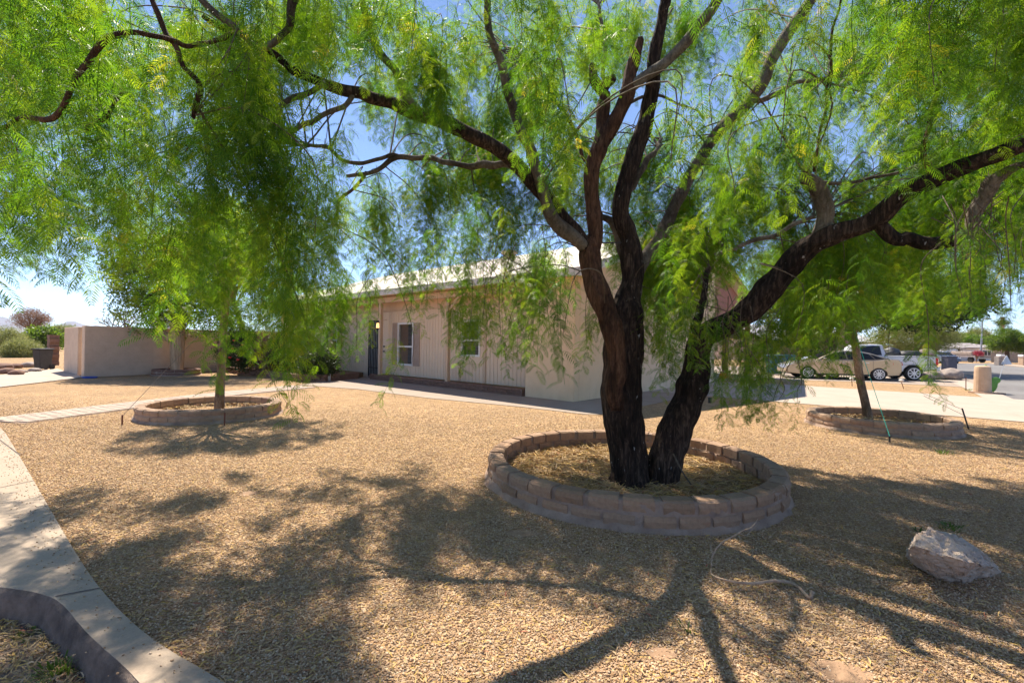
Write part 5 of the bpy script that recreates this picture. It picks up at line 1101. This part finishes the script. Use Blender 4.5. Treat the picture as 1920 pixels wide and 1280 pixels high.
def lamp_stake(px, py, h_, label, tilt=0.1):
    c = P(px, py); t = thing('path_light', label, 'path light', c); tp = c+Vector((-tilt, 0, h_)); mb = MB(); mb.tube([c-Vector((0, 0, .03)), tp], .013, 6); mb.build('stem', M['rust'], t); mb = MB(); mb.lathe(tp, [(.05, 0), (.055, .06), (.10, .07), (.07, .11), (.02, .13)], 12); mb.build('lamp_head', M['blind'], t)
lamp_stake(1695, 729, .26, 'cream topped path light in the strip in front of the pickup')
lamp_stake(1598, 724, .24, 'cream topped path light behind the leaning young trunk', .02)
stake(P(1811, 731), .5, (.0, 0), M['rust'], 'thin rusty stake left of the beige pillar')
c = P(1872, 716); mb = MB(); a = D(1887, 671, c.y+3); mb.tube([c, c.lerp(a, .5)+Vector((0, 0, .1)), a], .012, 5); t = mb.build('flag_wire', M['galv'], label='pale cone on a thin slanting wire at the street edge', cat='marker'); mb = MB(); mb.lathe(a-Vector((0, 0, .35)), [(.22, 0), (.12, .25), (.02, .5)], 10); o = mb.build('cone', M['white'], origin=t.location); o.location = (0, 0, 0); o.parent = t
mb = MB(); c = P(1331, 755); mb.lathe(c, [(.045, 0), (.045, .11), (.055, .12), (.05, .15)], 12); mb.build('path_light', M['black'], label='small black ground light at the edge of the walk right of the trunks', cat='path light')
c = H(-.25, 11.3, .1); gf = thing('toy', 'small red toy ball with pink top on the carport slab', 'toy', c); mb = MB(); mb.lathe(c, [(.05, 0), (.15, .06), (.17, .16), (.12, .27), (.04, .3)], 14); mb.build('ball', M['red'], gf, smooth=True); mb = MB(); mb.lathe(c+Vector((.02, 0, .28)), [(.10, 0), (.12, .05), (.05, .1)], 12); mb.build('toy_top', M['pink'], gf)
lump('toy', c+Vector((.35, .1, .1)), .14, (1, 1, .8), M['pink'], 'small pink toy right of the red ball on the carport slab', 'toy', 9)
c = gnd(1452, 26.5); bb = thing('wheelie_bin', 'dark blue wheelie bin in front of the carport post', 'bin', c); mb = MB(); mb.hexa([c+Vector(q) for q in ((-.28, -.3, .05), (.28, -.3, .05), (.28, .3, .05), (-.28, .3, .05), (-.36, -.38, 1.05), (.36, -.38, 1.05), (.36, .38, 1.05), (-.36, .38, 1.05))]); mb.build('bin_body', M['blue_bin'], bb, bevel=.02); mb = MB(); mb.box(c+Vector((0, 0, 1.09)), .8, .82, .07); mb.build('lid', M['blue_bin'], bb, bevel=.02)
c = gnd(1474, 28.5); mb = MB(); mb.hexa([c+Vector(q) for q in ((-.28, -.3, .05), (.28, -.3, .05), (.28, .3, .05), (-.28, .3, .05), (-.36, -.38, 1.05), (.36, -.38, 1.05), (.36, .38, 1.05), (-.36, .38, 1.05))]); b2 = thing('wheelie_bin', 'second blue wheelie bin just left of the sedan nose', 'bin', c); mb.build('bin_body', M['blue_bin'], b2, bevel=.02); mb = MB(); mb.box(c+Vector((0, 0, 1.09)), .8, .82, .07); mb.build('lid', M['blue_bin'], b2, bevel=.02)
# neighbour: board fence piece, block wall, long white-roofed building, far street
c = gnd(1485, 34); nf = thing('board_fence', 'short brown board fence left of the sedan', 'fence', c)
for k in range(8): mb = MB(); mb.box(c+Vector((-.7+k*.26, 0, .8)), .24, .04, 1.6+rnd.uniform(-.03, .03)); mb.build('board', M['brown_wood'], nf)
a = gnd(1500, 38); b_ = gnd(1625, 42); nw = thing('block_wall', 'low tan block wall behind the sedan', 'wall', a); t = (b_-a).normalized(); nb = 16; Lb = (b_-a).length/nb
bms = blockmesh(Lb-.01, .2, .245, M['block_pale'], 'block', 3)
for r_ in range(4):
    for k in range(nb): place('block', bms, nw, a+t*Lb*(k+.5)+Vector((0, 0, r_*.25)), math.atan2(t.y, t.x))
a = gnd(1430, 52); b_ = gnd(1640, 60); nh = thing('neighbour_house', 'low house with long white metal roof behind the big neighbour trees', 'house', a)
t = (b_-a).normalized(); nn = Vector((-t.y, t.x, 0)); L_ = (b_-a).length; mb = MB(); mb.hexa([a, b_, b_+nn*8, a+nn*8]+[q+Vector((0, 0, 2.5)) for q in (a, b_, b_+nn*8, a+nn*8)]); mb.build('wall', M['far_wall'], nh)
mb = MB(); e0 = Vector((0, 0, 2.4)); e1 = Vector((0, 0, 4.3)); o_ = -nn*.6
mb.hexa([a+o_+e0, b_+o_+e0, b_+nn*4+e1, a+nn*4+e1]+[q+Vector((0, 0, .08)) for q in (a+o_+e0, b_+o_+e0, b_+nn*4+e1, a+nn*4+e1)]); mb.hexa([a+nn*4+e1, b_+nn*4+e1, b_+nn*8.6+e0, a+nn*8.6+e0]+[q+Vector((0, 0, .08)) for q in (a+nn*4+e1, b_+nn*4+e1, b_+nn*8.6+e0, a+nn*8.6+e0)]); mb.build('roof', M['corr'], nh)
for k in range(4):
    c = a+t*(1.5+k*L_/4.3)-nn*.03; mb = MB(); mb.box(c+Vector((0, 0, 1.35)), 1.4, .06, 1.1, t, nn); w_ = mb.build('window', M['white'], nh); mb = MB(); mb.box(c-nn*.035+Vector((0, 0, 1.35)), 1.2, .02, .9, t, nn); mb.build('pane', M['car_glass'], w_, origin=worldpos(nh))
# far houses at the end of the side street
def far_house(px0, px1, Y, wall_h, roof_h, label, wm, rm, dep=9, feats=()):
    a, b_ = gnd(px0, Y), gnd(px1, Y); t = (b_-a).normalized(); nn = Vector((-t.y, t.x, 0)); h_ = thing('far_house', label, 'house', a)
    mb = MB(); mb.hexa([a, b_, b_+nn*dep, a+nn*dep]+[q+Vector((0, 0, wall_h)) for q in (a, b_, b_+nn*dep, a+nn*dep)]); mb.build('wall', wm, h_)
    mb = MB(); ov = .5; a1, b1 = a-nn*ov-t*ov+Vector((0, 0, wall_h-.1)), b_-nn*ov+t*ov+Vector((0, 0, wall_h-.1)); c1, d1 = a+nn*dep/2-t*ov+Vector((0, 0, roof_h)), b_+nn*dep/2+t*ov+Vector((0, 0, roof_h)); a2, b2 = a+nn*(dep+ov)-t*ov+Vector((0, 0, wall_h-.1)), b_+nn*(dep+ov)+t*ov+Vector((0, 0, wall_h-.1)); up = Vector((0, 0, .15))
    mb.hexa([a1, b1, d1, c1, a1+up, b1+up, d1+up, c1+up]); mb.hexa([c1, d1, b2, a2, c1+up, d1+up, b2+up, a2+up]); mb.build('roof', rm, h_)
    for nm, f0, f1, z0, z1, m_ in feats: mb = MB(); q = a+t*(f0*(b_-a).length); e = a+t*(f1*(b_-a).length); mb.box((q+e)/2-nn*.04+Vector((0, 0, (z0+z1)/2)), (e-q).length, .08, z1-z0, t, nn); mb.build(nm, m_, h_)
    return h_
far_house(1752, 1800, 72, 2.0, 2.5, 'brown roofed open carport house at the far end of the street', M['brown_wood'], M['far_roof'], 9, (('garage_door', .55, .95, 0, 1.8, M['dark']), ('window', .1, .35, .8, 1.6, M['car_glass'])))
far_house(1796, 1836, 74, 2.1, 2.7, 'white garage house with grey roof behind the flatbed truck', M['white'], M['far_roof'], 9, (('garage_door', .1, .8, 0, 1.85, M['corr']),))
far_house(1838, 1862, 80, 2.2, 2.9, 'white fronted far house beside the red bush', M['white'], M['far_roof'], 9, (('window', .2, .5, .9, 1.7, M['car_glass']), ('window', .6, .8, .9, 1.7, M['car_glass'])))
far_house(1880, 1990, 84, 2.0, 2.7, 'tan far house at the right edge behind the round tree', M['far_wall'], M['far_roof'], 9, (('window', .2, .35, .9, 1.7, M['car_glass']),))
a, b_ = gnd(1858, 68), gnd(1925, 66); ff = thing('plank_fence', 'pale grey plank fence behind the round street tree', 'fence', a); N = 30
for k in range(N): p = a.lerp(b_, (k+.5)/N); mb = MB(); mb.box(p+Vector((0, 0, .75)), .16, .03, 1.5); mb.build('plank', M['fence'], ff)
# flatbed truck
c = gnd(1814, 66); ft = thing('flatbed_truck', 'dusty flatbed truck seen from behind in front of the white garage', 'truck', c)
mb = MB(); mb.box(c+Vector((0, 0, .85)), 2.1, 4.5, .2); mb.build('bed', M['far_roof'], ft); mb = MB(); mb.box(c+Vector((0, 0, 1.25)), 1.9, 3.2, .55); mb.build('load', M['rock_grey'], ft, bevel=.1)
mb = MB(); mb.hexa([c+Vector(q) for q in ((-.9, 2.2, .5), (.9, 2.2, .5), (.9, 4.5, .5), (-.9, 4.5, .5), (-.8, 2.3, 1.85), (.8, 2.3, 1.85), (.8, 3.6, 1.85), (-.8, 3.6, 1.85))]); mb.build('cab', M['white_car'], ft)
mb = MB(); mb.box(c+Vector((0, -2.3, .62)), 2.0, .1, .2); mb.build('bumper', M['galv'], ft)
for x in (-.8, .8):
    for y in (-1.3, 3.0): mb = MB(); mb.lathe(c+Vector((x, y, .38)), [(.38, -.14), (.38, .14)], 16, Matrix.Rotation(math.pi/2, 3, 'Y')); mb.build('wheel', M['tyre'], ft)
plant('red_bush', 'bright red bougainvillea bush beside the street lamp', 'bush', gnd(1831, 62), [blob(1834, 662, 62, 6, 4)], 40, 'dry', .9, seed=70, gap=-1)
for mm in LF['dry'].objects: pass
M['petal'] = mat('petal', (.36, .03, .06), (.48, .05, .09), 5, .8, 0)
redp = protos('red_source', [leafy('petal_clump', 90+i, 40, .12, M['petal'], .3) for i in range(3)])
rb = [o for o in COL.objects if o.name == 'red_bush'][0]
for ch in rb.children:
    if ch.name.startswith('crown'):
        for nd in ch.modifiers[0].node_group.nodes:
            if nd.bl_idname == 'GeometryNodeCollectionInfo': nd.inputs['Collection'].default_value = redp
# street lamp
c = P(1838.5, 679); sl = thing('street_lamp', 'tall thin grey street lamp on the far kerb', 'street lamp', c); top = D(1842, 603, c.y); mb = MB(); mb.tube([c, (c+top)/2, top], [.12, .10, .08], 8); mb.build('pole', M['galv'], sl)
e = D(1848, 597, c.y); mb = MB(); mb.tube([top, D(1843, 598, c.y), e], [.07, .06, .06], 6); mb.build('arm', M['galv'], sl); mb = MB(); mb.box(e+Vector((.3, 0, -.05)), .8, .3, .15); mb.build('lamp_head', M['galv'], sl)
# masonry mailboxes far right
for px, lb in ((1876, 'grey block mailbox post on the far corner in front of the round tree'), (1917, 'tan mailbox post at the right edge of the far corner')):
    c = gnd(px, 53); t = thing('mailbox', lb, 'mailbox', c); mb = MB(); mb.box(c+Vector((0, 0, .5)), .9 if px < 1900 else .4, .6, 1.0); mb.build('post', M['rock_grey'] if px < 1900 else M['beige'], t, bevel=.03); mb = MB(); mb.box(c+Vector((0, 0, 1.1)), .5, .6, .25); mb.build('box', M['white'], t, bevel=.05)
# parked car beyond the pillar
make_sedan('dark parked car far down the street beside the open carport', M['blue_car'], (gnd(1766, 58).x, gnd(1766, 58).y, 0), 1.2)

# ================================================================== ROCKS, BRANCH, SMALL THINGS
def main_rock():
    c = P(1790, 1095); bm = bmesh.new(); Yc = c.y
    base = [(1698, 1046, 2.95), (1712, 1066, 2.82), (1760, 1092, 2.72), (1806, 1100, 2.68), (1850, 1088, 2.75), (1880, 1078, 2.85)]
    top = [(1702, 1030, 2.98), (1722, 1000, 3.08), (1742, 988, 3.15), (1768, 996, 3.2), (1800, 1002, 3.18), (1842, 1036, 3.1), (1866, 1062, 3.0), (1712, 1022, 2.9), (1770, 1040, 2.82), (1812, 1052, 2.78)]
    back = [P(1712, 1010), P(1760, 1000), P(1850, 1040)]
    for a in base: p = P(a[0], a[1]-3, -.01); bm.verts.new(p)
    for a in top: bm.verts.new(D(*a))
    for p in back: bm.verts.new(p)
    r = bmesh.ops.convex_hull(bm, input=bm.verts); bmesh.ops.delete(bm, geom=list({g_ for g_ in r['geom_interior'] if isinstance(g_, bmesh.types.BMVert)}), context='VERTS')
    for _ in range(5):
        bmesh.ops.subdivide_edges(bm, edges=[e for e in bm.edges if e.calc_length() > .016], cuts=1, use_grid_fill=True); bmesh.ops.triangulate(bm, faces=bm.faces)
    bm.normal_update()
    for v_ in bm.verts:
        p = v_.co; v_.co = p+v_.normal*(.020*fbm(p*7, 6)+.016*abs(noise.noise(Vector((p.x*18, p.y*18, p.z*40))))-.012*(noise.noise(p*32) > .25)-.01)
    # crack across the top
    a1, b1 = D(1778, 1000, 3.1), D(1762, 1045, 2.8); dd = (b1-a1).normalized()
    for v_ in bm.verts:
        q = v_.co-a1; tt = q.dot(dd); d_ = (q-dd*tt).length
        if -.02 < tt < .5 and d_ < .02 and v_.normal.z > .1: v_.co.z -= .018*(1-d_/.02)
    me = bpy.data.meshes.new('boulder'); bmesh.ops.translate(bm, verts=bm.verts, vec=-c); bm.to_mesh(me); bm.free(); me.materials.append(M['rock']); o = bpy.data.objects.new('boulder', me); COL.objects.link(o); o.location = c
    tag(o, 'large pale cracked angular boulder lying on the gravel at lower right', 'boulder')
main_rock()
boulder('boulder', P(375, 691), .42, .35, .26, 'round tan boulder against the foot of the yard wall', M['rock'], 8)
boulder('boulder', P(352, 691), .3, .25, .14, 'smaller brown rock left of the round tan boulder by the yard wall', M['rock_grey'], 9)
for i, (px, py, sz, lb) in enumerate([(30, 703, .35, 'reddish flat rock beside the ramp at far left'), (42, 699, .25, 'small reddish rock right of the flat rock at far left'), (12, 700, .4, 'grey rock at the left edge beside the ramp'), (65, 697, .3, 'low brown rock in front of the black bin'), (5, 692, .5, 'pale grey rock under the desert bush at the left edge'), (55, 688, .45, 'grey rock between the desert bushes and the bin'), (28, 690, .4, 'light rock in the rubble below the grey-green bush')]):
    boulder('rock', P(px, py), sz*.8, sz*.6, sz*.32, lb, M['rock_grey'] if i % 2 else M['block_dark'], 20+i, 'rock')
c = P(391, 690); mb = MB(); mb.box(c+Vector((0, .3, .35)), .25, .2, .5); mb.tube([c+Vector((-.3, .3, 0)), c+Vector((-.3, .3, .5)), c+Vector((0, .3, .5))], .03, 6); mb.build('water_valve', M['galv'], label='grey valve pipework against the yard wall behind the round tan boulder', cat='pipework')
# dirt patches and fallen branch
br_ = thing('fallen_branch', 'pale bare fallen branch curving over the gravel in front of the large ring', 'branch', P(1340, 1080)); mb = MB()
def gp(px, py, z): return P(px, py, z)
q, rad = cr([(gp(1333, 1065, .02), .003), (gp(1338, 1078, .03), .006), (gp(1362, 1088, .05), .007), (gp(1410, 1092, .04), .009), (gp(1445, 1089, .05), .009), (gp(1478, 1090, .03), .010), (gp(1500, 1103, .03), .009), (gp(1518, 1119, .015), .011), (gp(1521, 1106, .04), .008)], 5); mb.tube(q, rad, 8, warp=lambda i, a, p: 1+.15*fbm((p.x*20, p.y*20, a)))
q, rad = cr([(gp(1333, 1062, .02), .005), (gp(1334, 1040, .06), .005), (gp(1350, 1020, .13), .006), (gp(1378, 1002, .17), .006), (gp(1396, 994, .18), .006), (gp(1408, 988, .19), .004), (gp(1421, 972, .23), .002)], 5); mb.tube(q, rad, 7)
q, rad = cr([(gp(1334, 1038, .06), .006), (gp(1331, 1020, .1), .003)], 3); mb.tube(q, rad, 5); q, rad = cr([(gp(1385, 1000, .17), .006), (gp(1400, 1003, .1), .003), (gp(1418, 984, .16), .002)], 3); mb.tube(q, rad, 5)
mb.v = [tuple(Vector(v_)+Vector((noise.noise(Vector(v_)*9), noise.noise(Vector(v_)*9+Vector((7, 0, 0))), .4*noise.noise(Vector(v_)*9+Vector((0, 7, 0)))))*.012) for v_ in mb.v]
mb.build('stem', M['dead_wood'], br_, smooth=True)
mb = MB(); q, rad = cr([(D(1262, 850, TB-.25), .008), (D(1280, 885, TB-.3), .009), (D(1296, 908, TB-.35), .007)], 4); mb.tube(q, rad, 6); mb.build('fallen_branch', M['twig'], label='thin dead stick leaning against the second trunk inside the ring', cat='branch')
mb = MB(); mb.tube([P(1352, 932, .12), P(1378, 930, .125), P(1398, 929, .12)], .012, 6); mb.build('pipe_end', M['galv'], label='short grey-blue pipe end lying in the straw just inside the ring', cat='pipe')

# ---- gravel, litter and straw near the camera (uncountable)
def pebble(seed):
    bm = bmesh.new(); bmesh.ops.create_icosphere(bm, subdivisions=1, radius=1); r = random.Random(seed)
    for v_ in bm.verts: v_.co *= r.uniform(.75, 1.2); v_.co.z *= .62
    me = bpy.data.meshes.new('pebble'); bm.to_mesh(me); bm.free(); me.materials.append(M['pebble']); return me
def sliver(seed, L=1.0, w_=.07):
    r = random.Random(seed); n = 4; V = []; c = r.uniform(-.3, .3)
    for i in range(n+1): t = i/n; ww = w_*(math.sin(math.pi*min(max(t, .08), .92))); V += [(L*(t-.5), c*t*(1-t)*2-ww, .12*t*(1-t)+.0), (L*(t-.5), c*t*(1-t)*2+ww, .12*t*(1-t)+.04)]
    me = bpy.data.meshes.new('litter'); me.from_pydata(V, [], [(2*i, 2*i+1, 2*i+3, 2*i+2) for i in range(n)]); me.materials.append(M['litter']); return me
PB = protos('pebble_source', [pebble(i) for i in range(5)]); LT = protos('litter_source', [sliver(i) for i in range(4)]); ST = protos('straw_source', [sliver(20+i, 1.6, .035) for i in range(4)])
ein = np.array([(p.x, p.y) for p in edge_in+[Vector((6.2, -1.8, 0))]])
pin = [(p.x, p.y) for p in edge_in]+[(40, -20), (60, 60), (-30, 60), (-30, 12)]
def inside(poly, X, Y):
    c = np.zeros(len(X), bool); n = len(poly); j = n-1
    for i in range(n):
        xi, yi = poly[i]; xj, yj = poly[j]; k = ((yi > Y) != (yj > Y)) & (X < (xj-xi)*(Y-yi)/(yj-yi+1e-12)+xi); c ^= k; j = i
    return c
walkp = [(p.x, p.y) for p in walk]
def yard_pts(N, y0, y1, spread=1.15, power=1.0):
    Y = y0+(y1-y0)*nr.rand(N*2)**power; X = (nr.rand(N*2)*2-1)*Y*spread; m_ = inside(pin, X, Y) & ~inside(walkp, X, Y)
    for cx, cy, rr in (R1, R2, R3): m_ &= (X-cx)**2+(Y-cy)**2 > (rr+.03)**2
    q = HC; s_ = (X-q.x)*HU.x+(Y-q.y)*HU.y; t_ = (X-q.x)*HV.x+(Y-q.y)*HV.y; m_ &= ~((s_ > -1.6) & (t_ > -1.6)); m_ &= ~((s_ < -1) & (t_ > 4.3))
    for c, ax, ay in PATCH: m_ &= ((X-c.x)/ax)**2+((Y-c.y)/ay)**2 > 1.4*nr.rand(len(X))**1.3
    X, Y = X[m_][:N], Y[m_][:N]; return X, Y
X, Y = yard_pts(290000, .7, 11.5, 1.2, 1.0); k_ = nr.rand(len(X)) < np.clip((11.5-Y)/7.0, 0, 1)**1.2; X, Y = X[k_], Y[k_]; n = len(X)
scatter('gravel', np.stack([X, Y, np.full(n, .003)], 1), np.stack([nr.rand(n)*.6, nr.rand(n)*.6, nr.rand(n)*6.28], 1), .0027+.0033*nr.rand(n)**1.6+.00045*Y, nr.randint(0, 5, n), PB)
X, Y = yard_pts(26000, .7, 9.5, 1.2, 1.0); n = len(X); k = np.array([noise.noise(Vector((x*.9, y*.9, 3))) for x, y in zip(X, Y)]) > -.25-nr.rand(n)*.4; X, Y = X[k], Y[k]; n = len(X)
scatter('leaf_litter', np.stack([X, Y, np.full(n, .010)], 1), np.stack([nr.randn(n)*.25, nr.randn(n)*.25, nr.rand(n)*6.28], 1), .022+.03*nr.rand(n), nr.randint(0, 4, n), LT)
# stones and leaves kicked over the sidewalk's inner edge
xs, ys = [], []
ed = dens_line([p for p in ei if p.length < 12])
for k in range(1500):
    p = ed[rnd.randrange(len(ed))]; q = p+Vector((-1, -.9, 0)).normalized()*abs(rnd.gauss(0, .10)); xs.append(q.x+rnd.gauss(0, .03)); ys.append(q.y+rnd.gauss(0, .03))
n = len(xs); scatter('spilled_gravel', np.stack([xs, ys, np.full(n, .021)], 1), np.stack([nr.rand(n)*.6, nr.rand(n)*.6, nr.rand(n)*6.28], 1), .003+.004*nr.rand(n)**1.6, nr.randint(0, 5, n), PB)
n = 420; tt = nr.randint(0, len(ed), n); off = nr.rand(n)*.9; X = np.array([ed[i].x for i in tt])-.74*off; Y = np.array([ed[i].y for i in tt])-.67*off; k = inside(poly, X, Y); X, Y = X[k], Y[k]; n = len(X)
scatter('leaf_litter', np.stack([X, Y, np.full(n, .024)], 1), np.stack([nr.randn(n)*.15, nr.randn(n)*.15, nr.rand(n)*6.28], 1), .016+.022*nr.rand(n), nr.randint(0, 4, n), LT)
# straw in the big ring
n = 9000; a = nr.rand(n)*6.283; q = (R1[2]-.2)*np.sqrt(nr.rand(n)); X = R1[0]+q*np.cos(a); Y = R1[1]+q*np.sin(a)
Z = np.array([.06*(1-.4*(qq/1.45)**2)+.03*fbm((x*2.2, y*2.2, 0)) for x, y, qq in zip(X, Y, q)])+.006+.04*nr.rand(n)*np.array([max(0, noise.noise(Vector((x*1.6, y*1.6, 8)))+.35) for x, y in zip(X, Y)])
scatter('straw', np.stack([X, Y, Z], 1), np.stack([nr.randn(n)*.3, nr.randn(n)*.3, nr.rand(n)*6.28], 1), .04+.07*nr.rand(n), nr.randint(0, 4, n), ST)
for cx, cy, rr in (R2, R3):
    n = 900; a = nr.rand(n)*6.283; q = (rr-.2)*np.sqrt(nr.rand(n)); X = cx+q*np.cos(a); Y = cy+q*np.sin(a)
    scatter('leaf_litter', np.stack([X, Y, np.full(n, .11)], 1), np.stack([nr.randn(n)*.3, nr.randn(n)*.3, nr.rand(n)*6.28], 1), .05+.05*nr.rand(n), nr.randint(0, 4, n), LT)
# gutter debris at lower left
n = 16000; X = -3.6+2.6*nr.rand(n); Y = 1.5+1.4*nr.rand(n); m_ = ~inside([(p.x, p.y) for p in edge_out]+[(6000, 6000), (-6000, 6000), (-60, 13)], X, Y); 
dist = np.array([min((Vector((x, y, 0))-p).length for p in pl[::1]) for x, y in zip(X, Y)]); m_ &= (dist < .34+.2*nr.randn(n)) & (dist > .04); X, Y = X[m_], Y[m_]; n = len(X)
scatter('gutter_litter', np.stack([X, Y, -.150+.02*nr.rand(n)], 1), np.stack([nr.randn(n)*.35, nr.randn(n)*.35, nr.rand(n)*6.28], 1), .03+.035*nr.rand(n), nr.randint(0, 4, n), LT)
# weeds
def weed(px, py, z, n, h_, spread, label, m=M['grass']):
    c = P(px, py, z); mb = MB(); r = random.Random(int(px)); T = []
    for k in range(n):
        a = r.uniform(0, 6.28); b0 = c+Vector((math.cos(a)*spread*r.random(), math.sin(a)*spread*r.random(), 0)); d = Vector((math.cos(a)*r.uniform(.2, 1), math.sin(a)*r.uniform(.2, 1), r.uniform(.4, 1))).normalized(); L_ = h_*r.uniform(.5, 1.1); s_ = Vector((-math.sin(a), math.cos(a), 0))*.004; mi = b0+d*L_*.6; e = b0+d*L_+Vector((0, 0, -L_*.25)); mb.add([b0-s_, b0+s_, mi+s_, mi-s_], [(0, 1, 2, 3)]); mb.add([mi-s_, mi+s_, e], [(0, 1, 2)])
    mb.build('weed', m, label=label, cat='weed')
weed(118, 1258, -.15, 90, .10, .09, 'green grassy weed growing in the gutter below the kerb')
weed(60, 1190, -.15, 40, .05, .08, 'small dark weed tuft at the upper end of the gutter')
weed(1780, 990, 0, 60, .07, .10, 'low green weed behind the right shoulder of the pale boulder')
weed(1722, 996, 0, 24, .06, .04, 'tiny green weed at the left shoulder of the pale boulder')
weed(1290, 1180, 0, 14, .05, .05, 'sparse sprig of grass in the foreground gravel')
weed(1768, 850, 0, 40, .12, .12, 'yellow-green weed on the gravel in front of the right ring')
weed(1818, 732, 0, 40, .2, .18, 'yellow-green weed at the foot of the beige pillar')

# ================================================================== AIR
hz = MB(); hz.box((0, 0, 152), 13000, 13000, 306.4)
hm = bpy.data.materials.new('haze'); hm.use_nodes = True; hn = hm.node_tree
hn.nodes.remove(hn.nodes['Principled BSDF']); pv = hn.nodes.new('ShaderNodeVolumePrincipled')
pv.inputs['Color'].default_value = (.80, .88, 1, 1); pv.inputs['Density'].default_value = .00011; pv.inputs['Anisotropy'].default_value = .2
hn.links.new(pv.outputs[0], hn.nodes['Material Output'].inputs['Volume'])
hz.build('haze', hm, kind='stuff', origin=(0, 0, 0))

# things of one kind share a group
GR = dict(block_tree_ring='block rings around the trees in the yard', young_pepper_tree='young pepper trees in the smaller rings', block_planter='block planters along the house front', stake='stakes in the gravel', guy_wire='guy wires of the young trees', wheelie_bin='wheelie bins', sedan='parked cars', sack='sacks in the pickup bed', rock='rocks in the rubble at far left', boulder='boulders lying about the yard and kerb', shrub='shrubs in the porch bed', desert_bush='desert bushes at far left', big_tree="neighbour's big dark trees", far_tree='trees far down the side street', street_tree='trees on the far corner', far_house='houses at the end of the side street', mailbox='mailbox posts on the far corner', path_light='small path lights', toy='toys on the carport slab', fallen_branch='fallen branches', weed='weeds')
for o in scene.objects:
    k = o.name.split('.')[0]
    if o.parent is None and 'label' in o and k in GR: o['group'] = GR[k]
